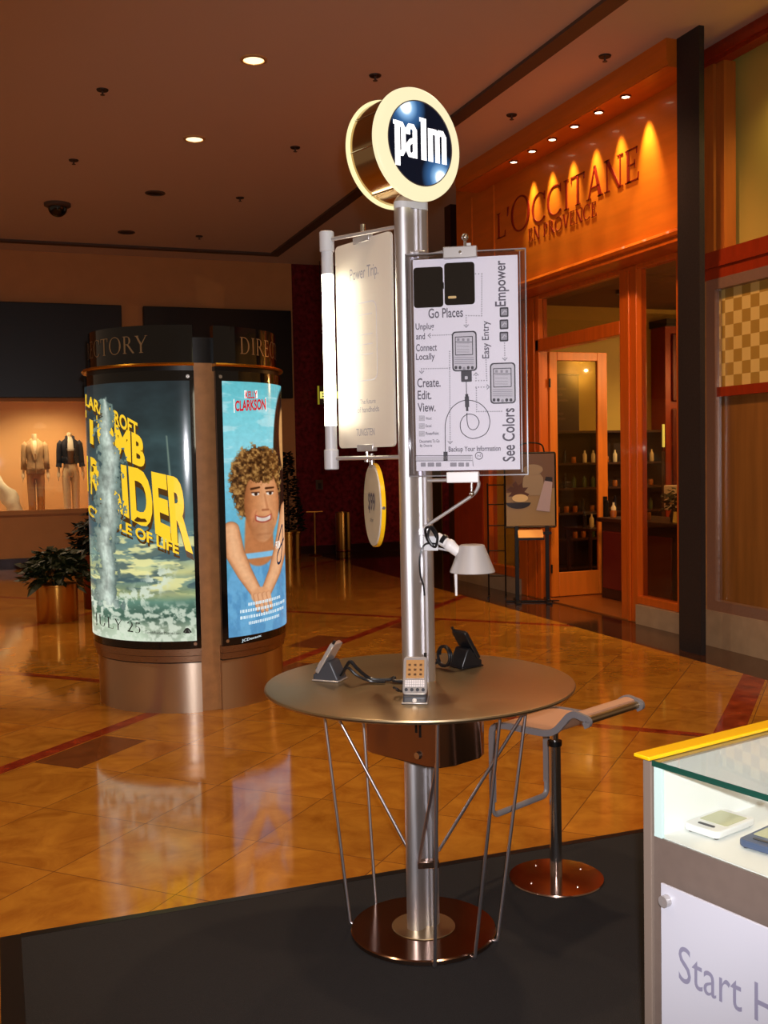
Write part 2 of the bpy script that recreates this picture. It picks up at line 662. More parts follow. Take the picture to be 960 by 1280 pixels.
    def sphere(self, c, r, n=20, m=12, s=(1, 1, 1)):
        vs = [Vector(c) + Vector((0, 0, r * s[2]))]
        for i in range(1, m):
            t = PI * i / m
            for k in range(n):
                a = 2 * PI * k / n
                vs.append(Vector(c) + Vector((r * s[0] * math.sin(t) * math.cos(a), r * s[1] * math.sin(t) * math.sin(a), r * s[2] * math.cos(t))))
        vs.append(Vector(c) - Vector((0, 0, r * s[2])))
        fs = [(0, 1 + k, 1 + (k + 1) % n) for k in range(n)]
        for i in range(m - 2):
            for k in range(n):
                fs.append((1 + i * n + k, 1 + (i + 1) * n + k, 1 + (i + 1) * n + (k + 1) % n, 1 + i * n + (k + 1) % n))
        e = len(vs) - 1
        fs += [(e, 1 + (m - 2) * n + (k + 1) % n, 1 + (m - 2) * n + k) for k in range(n)]
        return self.add(vs, fs)

    def loft(self, rings, n=20, caps=True):
        """rings of (cx, cy, cz, rx, ry) horizontal ellipses"""
        vs = []
        for (cx, cy, cz, rx, ry) in rings:
            for k in range(n):
                a = 2 * PI * k / n
                vs.append((cx + rx * math.cos(a), cy + ry * math.sin(a), cz))
        m = len(rings)
        fs = [(i * n + k, i * n + (k + 1) % n, (i + 1) * n + (k + 1) % n, (i + 1) * n + k) for i in range(m - 1) for k in range(n)]
        if caps:
            fs += [tuple(range(n - 1, -1, -1)), tuple(range((m - 1) * n, m * n))]
        return self.add(vs, fs)

    def build(self, name, m, parent=None, smooth=True, bevel=0.0, seg=2, angle=35, solid=0.0, loc=None, rot=None):
        me = bpy.data.meshes.new(name)
        me.from_pydata(self.v, [], self.f)
        me.validate()
        me.update()
        import bmesh
        bm = bmesh.new()
        bm.from_mesh(me)
        bmesh.ops.recalc_face_normals(bm, faces=bm.faces)
        bm.to_mesh(me)
        bm.free()
        me.materials.append(MATS[m] if isinstance(m, str) else m)
        if smooth:
            me.shade_smooth()
            me.set_sharp_from_angle(angle=R(angle))
        o = bpy.data.objects.new(name, me)
        COL.objects.link(o)
        if parent is not None:
            o.parent = parent
        if loc is not None:
            o.location = loc
        if rot is not None:
            o.rotation_euler = rot
        if solid:
            md = o.modifiers.new('solid', 'SOLIDIFY')
            md.thickness = solid
            md.offset = 0
        if bevel > 0:
            md = o.modifiers.new('bevel', 'BEVEL')
            md.width = bevel
            md.segments = seg
            md.limit_method = 'ANGLE'
            md.angle_limit = R(40)
        return o


def tag(o, label, cat, group=None, kind=None):
    if label:
        o['label'] = label
    if cat:
        o['category'] = cat
    if group:
        o['group'] = group
    if kind:
        o['kind'] = kind
    return o


def thing(name, label, cat, loc=(0, 0, 0), rz=0.0, group=None):
    o = bpy.data.objects.new(name, None)
    o.empty_display_size = 0.1
    COL.objects.link(o)
    o.location = loc
    o.rotation_euler = (0, 0, rz)
    return tag(o, label, cat, group)


def struct(name, mb, m, **kw):
    o = mb.build(name, m, **kw)
    o['kind'] = 'structure'
    return o


def copy_thing(root, loc, label, rz=None, group=None):
    r = root.copy()
    COL.objects.link(r)
    r.location = loc
    if rz is not None:
        r.rotation_euler = (0, 0, rz)
    r['label'] = label
    if group:
        r['group'] = group
    for ch in list(root.children):
        c = ch.copy()
        COL.objects.link(c)
        c.parent = r
        for g in list(ch.children):
            d = g.copy()
            COL.objects.link(d)
            d.parent = c
    return r


def rrect(w, h, r, n=6, cx=0.0, cy=0.0):
    pts = []
    for (sx, sy, a) in ((1, 1, 0), (-1, 1, 90), (-1, -1, 180), (1, -1, 270)):
        for k in range(n + 1):
            t = R(a + 90 * k / n)
            pts.append((cx + sx * (w / 2 - r) + r * math.cos(t), cy + sy * (h / 2 - r) + r * math.sin(t)))
    return pts


def smooth_path(pts, k=8, closed=False):
    P = [Vector(p) for p in pts]
    n = len(P)
    out = []
    rngi = range(n) if closed else range(n - 1)
    for i in rngi:
        if closed:
            a, b, c, d = P[i - 1], P[i], P[(i + 1) % n], P[(i + 2) % n]
        else:
            a, b, c, d = P[max(i - 1, 0)], P[i], P[i + 1], P[min(i + 2, n - 1)]
        for j in range(k):
            t = j / k
            out.append(0.5 * ((2 * b) + (c - a) * t + (2 * a - 5 * b + 4 * c - d) * t * t + (3 * b - a - 3 * c + d) * t ** 3))
    if not closed:
        out.append(P[-1])
    return out


def fillet(pts, r, k=6):
    """round the corners of a polyline"""
    P = [Vector(p) for p in pts]
    out = [P[0]]
    for i in range(1, len(P) - 1):
        a, b, c = P[i - 1], P[i], P[i + 1]
        d0, d1 = (a - b), (c - b)
        rr = min(r, d0.length * 0.49, d1.length * 0.49)
        p0, p1 = b + d0.normalized() * rr, b + d1.normalized() * rr
        for j in range(k + 1):
            t = j / k
            out.append(p0 * (1 - t) ** 2 + b * 2 * t * (1 - t) + p1 * t * t)
    out.append(P[-1])
    return out


# ------------------------------------------------------------------ lettering
def text2d(s, bold=0.0, spacing=1.0):
    cu = bpy.data.curves.new('txt', 'FONT')
    cu.body = s
    cu.size = 1.0
    cu.offset = bold
    cu.space_character = spacing
    cu.resolution_u = 4
    ob = bpy.data.objects.new('txt', cu)
    COL.objects.link(ob)
    bpy.context.view_layer.update()
    me = bpy.data.meshes.new_from_object(ob)
    vs = [(v.co.x, v.co.y) for v in me.vertices]
    fs = [tuple(p.vertices) for p in me.polygons]
    bpy.data.objects.remove(ob)
    bpy.data.meshes.remove(me)
    return vs, fs


def fit(vf, x0, y0, x1, y1):
    vs, fs = vf
    a = np.array(vs)
    lo, hi = a.min(0), a.max(0)
    a = (a - lo) / (hi - lo)
    a = a * [x1 - x0, y1 - y0] + [x0, y0]
    return [tuple(p) for p in a], fs


class SF:
    """small stroke-drawn serif alphabet (cap height 1)"""
    TH, TN, SE = 0.115, 0.042, 0.05

    def __init__(self):
        self.v, self.f = [], []

    def quad(self, a, b, c, d):
        o = len(self.v)
        self.v += [a, b, c, d]
        self.f.append((o, o + 1, o + 2, o + 3))

    def bar(self, x0, y0, x1, y1, w, horiz=True):
        if horiz:
            self.quad((x0 - w / 2, y0), (x0 + w / 2, y0), (x1 + w / 2, y1), (x1 - w / 2, y1))
        else:
            self.quad((x0, y0 - w / 2), (x1, y1 - w / 2), (x1, y1 + w / 2), (x0, y0 + w / 2))

    def serif(self, x, y, w):
        t = 0.035
        s = 1 if y < 0.5 else -1
        self.quad((x - w / 2, y), (x + w / 2, y), (x + w / 2, y + s * t), (x - w / 2, y + s * t))

    def stem(self, x, w=None, y0=0, y1=1, sw=0.26):
        w = w or self.TH
        self.bar(x, y0, x, y1, w)
        if y0 == 0:
            self.serif(x, 0, sw)
        if y1 == 1:
            self.serif(x, 1, sw)

    def arc(self, cx, cy, rx, ry, a0, a1, n=26, w0=None, w1=None):
        for k in range(n):
            t0, t1 = R(a0 + (a1 - a0) * k / n), R(a0 + (a1 - a0) * (k + 1) / n)
            q = []
            for t in (t0, t1):
                w = self.TN + (self.TH * 1.08 - self.TN) * abs(math.cos(t)) ** 1.4
                q.append(((cx + (rx - w) * math.cos(t), cy + (ry - self.TN) * math.sin(t)), (cx + rx * math.cos(t), cy + ry * math.sin(t))))
            self.quad(q[0][0], q[0][1], q[1][1], q[1][0])

    def glyph(self, ch):
        T, N = self.TH, self.TN
        if ch == 'L':
            self.stem(0.15); self.quad((0.15, 0), (0.62, 0), (0.62, N), (0.15, N)); self.quad((0.58, 0), (0.62, 0), (0.64, 0.24), (0.60, 0.24)); return 0.68
        if ch == 'O':
            self.arc(0.48, 0.5, 0.48, 0.52, 0, 360, 44); return 1.0
        if ch == 'C':
            self.arc(0.46, 0.5, 0.46, 0.52, 50, 312, 36); self.quad((0.74, 0.72), (0.79, 0.72), (0.79, 1.0), (0.75, 0.98)); self.quad((0.75, 0.06), (0.79, 0.12), (0.76, 0.16), (0.70, 0.10)); return 0.86
        if ch == 'I':
            self.stem(0.15); return 0.34
        if ch == 'T':
            self.stem(0.36); self.quad((0.0, 1 - N), (0.72, 1 - N), (0.72, 1), (0.0, 1)); self.quad((0.0, 0.78), (0.035, 0.78), (0.06, 1), (0.0, 1)); self.quad((0.685, 0.78), (0.72, 0.78), (0.72, 1), (0.66, 1)); return 0.76
        if ch == 'A':
            self.quad((0.07, 0), (0.12, 0), (0.43, 1.02), (0.38, 1.02)); self.quad((0.60, 0), (0.76, 0), (0.46, 1.02), (0.36, 1.02)); self.quad((0.18, 0.33), (0.64, 0.33), (0.64, 0.37), (0.19, 0.37)); self.serif(0.1, 0, 0.24); self.serif(0.68, 0, 0.26); return 0.82
        if ch == 'N':
            self.stem(0.12, N); self.stem(0.74, N); self.quad((0.70, -0.02), (0.76, -0.02), (0.2, 1), (0.04, 1)); return 0.88
        if ch == 'E':
            self.stem(0.15); self.quad((0.15, 0), (0.6, 0), (0.6, N), (0.15, N)); self.quad((0.15, 1 - N), (0.56, 1 - N), (0.56, 1), (0.15, 1)); self.quad((0.15, 0.5), (0.46, 0.5), (0.46, 0.54), (0.15, 0.54))
            self.quad((0.56, 0), (0.6, 0), (0.63, 0.22), (0.59, 0.22)); self.quad((0.525, 0.8), (0.56, 0.8), (0.56, 1), (0.52, 1)); self.quad((0.43, 0.4), (0.46, 0.4), (0.46, 0.64), (0.43, 0.64)); return 0.68
        if ch == 'P':
            self.stem(0.15); self.arc(0.30, 0.74, 0.28, 0.26, -90, 90, 20); self.quad((0.15, 1 - N), (0.31, 1 - N), (0.31, 1), (0.15, 1)); self.quad((0.15, 0.48), (0.31, 0.48), (0.31, 0.48 + N), (0.15, 0.48 + N)); return 0.64
        if ch == 'R':
            self.stem(0.15); self.arc(0.30, 0.75, 0.27, 0.25, -90, 90, 20); self.quad((0.15, 1 - N), (0.31, 1 - N), (0.31, 1), (0.15, 1)); self.quad((0.15, 0.5), (0.31, 0.5), (0.31, 0.5 + N), (0.15, 0.5 + N)); self.quad((0.68, 0), (0.82, 0), (0.42, 0.52), (0.28, 0.52)); return 0.8
        if ch == 'V':
            self.quad((0.33, -0.02), (0.43, -0.02), (0.17, 1), (0.02, 1)); self.quad((0.35, -0.02), (0.42, -0.02), (0.72, 1), (0.67, 1)); self.serif(0.1, 1, 0.26); self.serif(0.69, 1, 0.2); return 0.78
        if ch == 'D':
            self.stem(0.15); self.arc(0.30, 0.5, 0.46, 0.5, -90, 90, 28); self.quad((0.15, 1 - N), (0.31, 1 - N), (0.31, 1), (0.15, 1)); self.quad((0.15, 0), (0.31, 0), (0.31, N), (0.15, N)); return 0.84
        if ch == 'Y':
            self.stem(0.36, None, 0, 0.5); self.quad((0.29, 0.5), (0.43, 0.46), (0.16, 1), (0.02, 1)); self.quad((0.36, 0.5), (0.42, 0.46), (0.72, 1), (0.67, 1)); self.serif(0.1, 1, 0.24); self.serif(0.69, 1, 0.18); return 0.76
        if ch == 'J':
            self.stem(0.22, None, 0.1, 1); self.arc(0.10, 0.02, 0.19, 0.18, -80, 10, 12); return 0.4
        if ch == 'U':
            self.stem(0.14, None, 0.3, 1); self.stem(0.68, N, 0.3, 1); self.arc(0.39, 0.32, 0.315, 0.34, 180, 360, 24); return 0.84
        if ch == '2':
            self.arc(0.28, 0.72, 0.27, 0.28, -20, 170, 20); self.quad((0.02, 0), (0.16, 0), (0.54, 0.62), (0.42, 0.62)); self.quad((0.02, 0), (0.56, 0), (0.58, 0.11), (0.02, 0.11)); return 0.66
        if ch == '5':
            self.arc(0.22, 0.31, 0.32, 0.32, -130, 110, 24); self.quad((0.08, 0.5), (0.14, 0.5), (0.18, 1), (0.12, 1)); self.quad((0.12, 0.9), (0.5, 0.9), (0.53, 1), (0.12, 1)); return 0.64
        if ch == "'":
            self.quad((0.02, 0.68), (0.06, 0.68), (0.14, 1.0), (0.03, 1.0)); return 0.2
        return 0.34


def serif2d(s, spacing=0.08, sizes=None):
    vs, fs = [], []
    x = 0.0
    for i, ch in enumerate(s):
        g = SF()
        w = g.glyph(ch)
        sc = 1.0 if sizes is None else sizes[i]
        o = len(vs)
        vs += [(x + a * sc, b * sc - (0.12 * (sc - 1))) for (a, b) in g.v]
        fs += [tuple(k + o for k in f) for f in g.f]
        x += (w + spacing) * sc
    return vs, fs


def stroke2d(pl, w, closed=False):
    """a polyline drawn with width w, as 2-D quads"""
    P = [Vector((p[0], p[1])) for p in pl]
    n = len(P)
    vs, fs = [], []
    for i in range(n):
        if closed:
            d = P[(i + 1) % n] - P[i - 1]
        else:
            d = P[min(i + 1, n - 1)] - P[max(i - 1, 0)]
        d.normalize()
        nn = Vector((-d.y, d.x)) * w / 2
        vs += [tuple(P[i] + nn), tuple(P[i] - nn)]
    for i in range(n if closed else n - 1):
        j = (i + 1) % n
        fs.append((2 * i, 2 * i + 1, 2 * j + 1, 2 * j))
    return vs, fs


def put(mb, vf, f):
    """add 2-D lettering mapped to space by f(x, y)"""
    vs, fs = vf
    mb.add([f(x, y) for (x, y) in vs], fs)
# ================================================================== THE SETTING
CZ = 5.08      # ceiling height
BY = 17.7      # back wall
struct('floor', MB().b2(-9, 13, -4, 22, -0.1, 0.0), 'marble_floor', smooth=False)
struct('ceiling', MB().b2(-9, 13, -4, 22, CZ, CZ + 0.1), 'ceiling_paint', smooth=False)
# dark shadow-gap trim in the ceiling, L-shaped
struct('trim_1', MB().b2(4.40, 4.56, -4, 17.0, CZ - 0.03, CZ + 0.02), 'trim_dark', smooth=False)
struct('trim_2', MB().b2(-9, 4.40, 16.84, 17.0, CZ - 0.03, CZ + 0.02), 'trim_dark', smooth=False)

# back wall with the shop-window opening
WX0, WX1, WZ0, WZ1 = -4.0, 1.60, 0.93, 2.69
bw = MB()
bw.b2(-9, WX0, BY, BY + 0.25, 0, CZ)
bw.b2(WX1, 4.98, BY, BY + 0.25, 0, CZ)
bw.b2(WX0, WX1, BY, BY + 0.25, WZ1, CZ)
bw.b2(WX0, WX1, BY, BY + 0.25, 0, WZ0)
struct('wall_back', bw, 'beige_wall', smooth=False)
struct('baseboard_back', MB().b2(-9, 4.95, BY - 0.03, BY, 0, 0.17), 'burgundy_dark', smooth=False)
# display window behind the opening
w1 = MB()
w1.b2(WX0, WX1, 19.2, 19.25, 0.45, 3.0)
w1.b2(WX0 - 0.05, WX0, BY + 0.25, 19.25, 0.45, 3.0)
w1.b2(WX1, WX1 + 0.05, BY + 0.25, 19.25, 0.45, 3.0)
w1.b2(WX0, WX1, BY + 0.25, 19.25, 0.45, 0.5)
w1.b2(WX0, WX1, BY + 0.25, 19.25, 2.95, 3.0)
win = struct('window_1', w1, 'window_beige', smooth=False)
MB().b2(WX0, WX1, BY - 0.03, BY + 0.06, WZ0 - 0.06, WZ0 + 0.01).build('window_sill', 'beige_wall', win, smooth=False)
fr = MB()
fr.b2(WX1 - 0.03, WX1 + 0.02, BY - 0.02, BY + 0.05, WZ0, WZ1)
fr.build('window_frame', 'gold_rim', win, smooth=False)
MB().b2(WX0, WX1, BY + 0.10, BY + 0.11, WZ0, WZ1).build('window_pane', 'pane', win, smooth=False)
for x in (-0.6, 0.6, 1.1):
    lamp('display_window_light', 'SPOT', (x, 18.1, 2.92), 75, (1.0, 0.72, 0.42), (x, 18.9, 1.2), spot_size=R(110), spot_blend=0.8, shadow_soft_size=0.1)

# burgundy marble wall, right of the beige wall
struct('wall_burgundy', MB().b2(4.98, 11.0, BY, BY + 0.25, 0, CZ), 'burgundy', smooth=False)
struct('baseboard_burgundy', MB().b2(4.98, 11.0, BY - 0.03, BY, 0, 0.14), 'burgundy_dark', smooth=False)
# right side of the corridor beyond the shop
struct('wall_corridor', MB().b2(5.9, 11.0, 13.0, 13.2, 0, CZ), 'burgundy_dark', smooth=False)
# brass clad door made up for the bright glint at the corridor end
db = struct('glint_door', MB().b2(7.05, 7.75, BY - 0.06, BY - 0.02, 0.0, 2.3), 'brass', bevel=0.01)
MB().b2(7.38, 7.42, BY - 0.075, BY - 0.055, 0.05, 2.25).build('door_seam', 'brass_dark', db, smooth=False)
MB().tube([(7.34, BY - 0.08, 0.95), (7.34, BY - 0.12, 0.98), (7.34, BY - 0.12, 1.3), (7.34, BY - 0.08, 1.33)], 0.012).build('door_handle', 'chrome', db)
lamp('glint_light', 'SPOT', (7.3, 16.4, 3.0), 60, (1.0, 0.72, 0.35), (7.3, 17.7, 1.2), spot_size=R(50), spot_blend=0.8, shadow_soft_size=0.06)  # added spot that makes the brass panel shine

# --------------------------------------------------- first shop: upper frieze
SX = 5.9       # glazing plane
FX = 5.62      # frieze plane
fz = MB()
fz.b2(FX, SX + 0.15, 7.55, 12.20, 3.56, CZ)
struct('wall_shop_frieze', fz, 'orange_frieze', smooth=False)
# projecting cornice with the spotlights in its underside
cn = MB()
cn.prism([(5.30, CZ), (5.30, 4.92), (5.32, 4.87), (5.30, 4.85), (FX, 4.85), (FX, CZ)], (0, 0, 0), (1, 0, 0), (0, 0, 1), (0, 1, 0), 7.345, 11.52)
struct('trim_3', cn, 'orange_frieze', smooth=False)
# belt moulding below the frieze
bm_ = MB()
bm_.prism([(FX, 3.62), (FX - 0.05, 3.60), (FX - 0.065, 3.575), (FX - 0.05, 3.55), (FX - 0.02, 3.54), (FX - 0.02, 3.50), (SX + 0.15, 3.50), (SX + 0.15, 3.62)], (0, 0, 0), (1, 0, 0), (0, 0, 1), (0, 1, 0), 7.55, 12.20)
struct('trim_4', bm_, 'orange_wood', smooth=False)
# vertical joints of the frieze panelling
for i, y in enumerate((7.62, 11.15, 11.75)):
    struct('trim_%d' % (5 + i), MB().b2(FX - 0.012, FX + 0.01, y - 0.02, y + 0.02, 3.62, 4.85), 'orange_frieze', smooth=False)

# sign lettering on the frieze
so = thing('shop_sign', 'dark red serif shop name lettering mounted on the orange wood frieze', 'sign', (0, 0, 0))


def frieze_text(txt, sizes, gap, x0, y0, x1, y1, org_y, org_z, slope, nm, stem):
    SF.TH, keep = stem, SF.TH
    vs, fs = serif2d(txt, gap, sizes)
    vs, fs = fit((vs, fs), x0, y0, x1, y1)
    # one mesh per letter: walk the glyph faces in writing order
    o = 0
    fo = 0
    for i_, ch in enumerate(txt):
        g = SF()
        g.glyph(ch)
        nv, nf = len(g.v), len(g.f)
        if nv:
            b = MB()
            b.add([(FX - 0.005, org_y - x, org_z + y - x * slope) for (x, y) in vs[o:o + nv]], [tuple(q - o for q in f) for f in fs[fo:fo + nf]])
            b.build(nm, 'sign_red', so, smooth=False, solid=0.006)
        o += nv
        fo += nf
    SF.TH = keep


frieze_text("L'OCCITANE", [1, 1.1, 1.32, 1.05, 1.05, 1.05, 1.05, 1.05, 1.05, 1.05], 0.07, 0, -0.05, 2.86, 0.345, 11.06, 4.235, 0.008, 'letter', 0.095)
frieze_text('EN PROVENCE', None, 0.10, 0, 0, 1.38, 0.15, 10.30, 4.015, 0.01, 'small_letter', 0.08)

# spotlights in the cornice
for i, y in enumerate((10.19, 9.78, 9.36, 8.93, 8.50, 8.06)):
    first = i == 0
    if first:
        s0 = thing('spotlight', '', 'light', (5.385, y, 4.85), group='cornice spotlights')
        MB().lathe([(0.050, 0.004), (0.050, -0.012), (0.036, -0.012), (0.036, 0.004)], n=20).build('spotlight_ring', 'brass_dark', s0)
        MB().lathe([(0.001, -0.010), (0.036, -0.008)], n=20).build('spotlight_lens', 'spot_glow', s0)
        s0['label'] = 'small round cornice spotlight, first from the left above the shop name'
    else:
        copy_thing(s0, (5.385, y, 4.85), ['', 'small round cornice spotlight, second from the left above the shop name',
                                          'small round cornice spotlight, third from the left above the shop name',
                                          'small round cornice spotlight, third from the right above the shop name',
                                          'small round cornice spotlight, second from the right above the shop name',
                                          'small round cornice spotlight, rightmost above the shop name'][i])
    lamp('cornice_beam', 'SPOT', (5.50, y, 4.84), 105 if i < 5 else 170, (1.0, 0.88, 0.38), (5.615, y - 0.02, 4.15), spot_size=R(43), spot_blend=1.0, shadow_soft_size=0.02)

# --------------------------------------------------- first shop: glazing
ow = 'orange_wood'
SB = SX + 0.12
gf = MB()                                  # frame members fixed to the wall
gf.b2(SX, SB, 8.68, 8.97, 0.0, 3.50)       # mullion right of doorway
gf.b2(SX, SB, 7.94, 8.05, 0.20, 3.50)      # right jamb of the side light
gf.b2(SX + 0.01, SB, 7.94, 12.3, 3.46, 3.56)     # head
gf.b2(SX, SB, 8.97, 10.7, 2.86, 3.0)       # transom bar
gf.b2(SX, SB, 10.62, 11.15, 0.0, 3.50)     # left jamb
gf.b2(SX, SB, 8.03, 8.70, 0.19, 0.27)      # sill of side light
gf.b2(SX, SB, 11.15, 12.1, 0.19, 0.30)     # sill of left window
gf.b2(SX, SB, 11.95, 12.12, 0.19, 3.50)
gf.b2(SX, SB, 11.15, 12.1, 2.86, 3.0)
# mouldings on the members
for (y0, y1) in ((8.78, 8.83), (10.70, 10.74), (10.92, 10.96)):
    gf.b2(SX - 0.02, SX, y0, y1, 0.0, 3.46)
struct('wall_shopfront', gf, ow, bevel=0.008)
pl_ = MB()
pl_.b2(SX - 0.04, SB + 0.05, 7.45, 8.66, 0, 0.19)
pl_.b2(SX - 0.04, SB + 0.05, 11.10, 13.0, 0, 0.19)
struct('baseboard_shopfront', pl_, 'stone_plinth', smooth=False)
struct('wall_shop_left', MB().b2(SX - 0.01, SB, 12.12, 13.0, 0.19, 3.55), 'red_wood', smooth=False)
pn = MB()
pn.b2(SX + 0.06, SX + 0.07, 8.05, 8.68, 0.27, 3.46)
struct('window_2', pn, 'pane_shop', smooth=False)
struct('window_3', MB().b2(SX + 0.06, SX + 0.07, 8.97, 10.62, 3.0, 3.46), 'pane_shop', smooth=False)
struct('window_4', MB().b2(SX + 0.06, SX + 0.07, 11.15, 11.95, 0.30, 2.86), 'pane_shop', smooth=False)

# the open door: swung into the shop, hinged on the left jamb
DY = 10.60
dl = MB()
dl.b2(6.03, 6.13, DY, DY + 0.05, 0.02, 2.86)
dl.b2(6.67, 6.80, DY, DY + 0.05, 0.02, 2.86)
dl.b2(6.13, 6.67, DY, DY + 0.05, 2.76, 2.86)
dl.b2(6.13, 6.67, DY, DY + 0.05, 0.02, 0.30)
door = struct('door_2', dl, 'orange_light_wood', bevel=0.006)
MB().b2(6.13, 6.67, DY + 0.02, DY + 0.028, 0.30, 2.76).build('door_pane', 'pane_shop', door, smooth=False)
hd = MB()
hd.box((6.755, DY - 0.008, 1.02), (0.05, 0.014, 0.30))
hd.tube(fillet([(6.755, DY - 0.01, 1.12), (6.755, DY - 0.06, 1.12), (6.755, DY - 0.06, 0.93), (6.755, DY - 0.01, 0.93)], 0.03), 0.011)
hd.build('door_handle', 'black_metal', door)
hg = MB()
for z in (0.35, 1.4, 2.5):
    hg.cyl((6.025, DY - 0.012, z - 0.05), (6.025, DY - 0.012, z + 0.05), 0.012, n=10)
hg.build('hinge', 'black_metal', door)

# shop interior shell
struct('wall_shop_back', MB().b2(11.5, 11.65, 6.2, 13.2, 0, 4.0), 'olive', smooth=False)
struct('wall_shop_far', MB().b2(6.02, 11.5, 12.85, 12.99, 0, 4.0), 'olive', smooth=False)
struct('wall_shop_near', MB().b2(6.02, 11.5, 7.62, 7.74, 0, 4.0), 'olive', smooth=False)
struct('ceiling_shop', MB().b2(6.05, 11.5, 7.74, 12.85, 3.75, 3.80), 'shop_ceiling', smooth=False)
struct('floor_shop', MB().b2(SX, 11.5, 7.74, 12.85, 0.0, 0.012), 'shop_floor', smooth=False)
for (x, y, e) in ((7.4, 11.4, 110), (9.3, 11.6, 130), (6.6, 9.4, 90)):
    lamp('shop_downlight', 'SPOT', (x, y, 3.7), e, (1.0, 0.66, 0.30), (x + 0.3, y + 0.4, 0), spot_size=R(120), spot_blend=0.8, shadow_soft_size=0.08)

lamp('shop_fill_light', 'POINT', (8.2, 7.9, 2.9), 90, (1.0, 0.66, 0.32), shadow_soft_size=0.0)  # unseen fill, here and below, added to brighten the shop interior
lamp('shop_fill_light', 'POINT', (10.9, 10.2, 2.9), 110, (1.0, 0.62, 0.30), shadow_soft_size=0.0)
# small lights in the shop ceiling
cl = None
for i, (x, y, lb) in enumerate(((7.55, 11.45, 'small shop ceiling light seen through the transom, left one'), (6.55, 9.95, 'small shop ceiling light seen through the transom, bright one beside the mullion'),
                                (8.55, 10.25, 'small shop ceiling light seen through the tall side window'))):
    if cl is None:
        cl = thing('shop_light', lb, 'light', (x, y, 3.75), group='shop ceiling lights')
        MB().lathe([(0.06, 0.0), (0.06, -0.05), (0.045, -0.05), (0.045, 0)], n=18).build('light_ring', 'black_metal', cl)
        MB().lathe([(0.001, -0.03), (0.045, -0.03)], n=18).build('light_lens', 'spot_glow', cl)
    else:
        copy_thing(cl, (x, y, 3.75), lb)

# black granite pier between the shops
pr = MB()
pr.b2(5.40, 5.45, 7.05, 7.34, 0, CZ)
struct('wall_pier', pr, 'granite_black', smooth=False)

# --------------------------------------------------- second shop, right of the pier
QX = 5.77
s2 = MB()
s2.b2(QX, QX + 0.12, 4.0, 7.5, 4.93, CZ)      # top beam
s2.b2(QX - 0.03, QX + 0.1, 4.0, 7.5, 4.96, 5.02)
s2.b2(QX, QX + 0.12, 4.0, 7.5, 3.13, 3.37)    # middle beam
s2.b2(QX - 0.02, QX + 0.1, 4.0, 7.5, 3.23, 3.27)
struct('wall_second_shop', s2, 'red_wood', smooth=False)
s3 = MB()
mat('jamb_wood', (176, 100, 36), 0.4, noise=0.1, nscale=3, stretch=(8, 8, 0.6))
s3.b2(QX + 0.01, QX + 0.12, 7.36, 7.5, 3.37, 4.93)
s3.b2(QX + 0.04, QX + 0.16, 7.26, 7.36, 3.37, 4.93)
struct('wall_second_shop_jamb', s3, 'jamb_wood', smooth=False)
struct('wall_second_shop_panel', MB().b2(QX + 0.23, QX + 0.27, 3.0, 7.60, 3.3, 5.05), 'olive_light', smooth=False)
struct('wall_second_shop_soffit', MB().b2(QX + 0.125, QX + 0.23, 4.0, 6.80, 4.80, 4.93), 'black_satin', smooth=False)
s4 = MB()
s4.b2(QX - 0.02, QX + 0.12, 7.31, 7.42, 0.40, 3.04)
s4.b2(QX - 0.02, QX + 0.12, 4.0, 7.42, 3.04, 3.13)
s4.b2(QX - 0.02, QX + 0.12, 4.0, 7.42, 0.31, 0.40)
struct('trim_8', s4, 'hammered_bronze', smooth=False)
struct('trim_9', MB().b2(QX - 0.01, QX + 0.1, 7.42, 7.5, 0.31, 3.13), 'stone_tan', smooth=False)
struct('window_5', MB().b2(QX + 0.05, QX + 0.07, 4.0, 7.31, 2.20, 3.04), 'checker_glass', smooth=False)
struct('trim_10', MB().b2(QX, QX + 0.09, 4.0, 7.31, 2.14, 2.22), 'red_wood', smooth=False)
struct('trim_11', MB().b2(QX + 0.01, QX + 0.03, 7.29, 7.31, 0.40, 3.04), 'chrome', smooth=False)
mat('panel_brown', (138, 92, 42), 0.35, noise=0.2, nscale=2, stretch=(1, 6, 0.4))
struct('window_6', MB().b2(QX + 0.05, QX + 0.07, 4.0, 7.31, 0.40, 2.14), 'panel_brown', smooth=False)
struct('baseboard_second_shop', MB().b2(QX - 0.03, QX + 0.12, 4.0, 7.44, 0, 0.31), 'stone_plinth', smooth=False)
lamp('second_shop_lamp', 'SPOT', (5.84, 6.35, 4.76), 42, (1.0, 0.78, 0.30), (6.0, 6.5, 4.1), spot_size=R(120), spot_blend=0.9, shadow_soft_size=0.08)

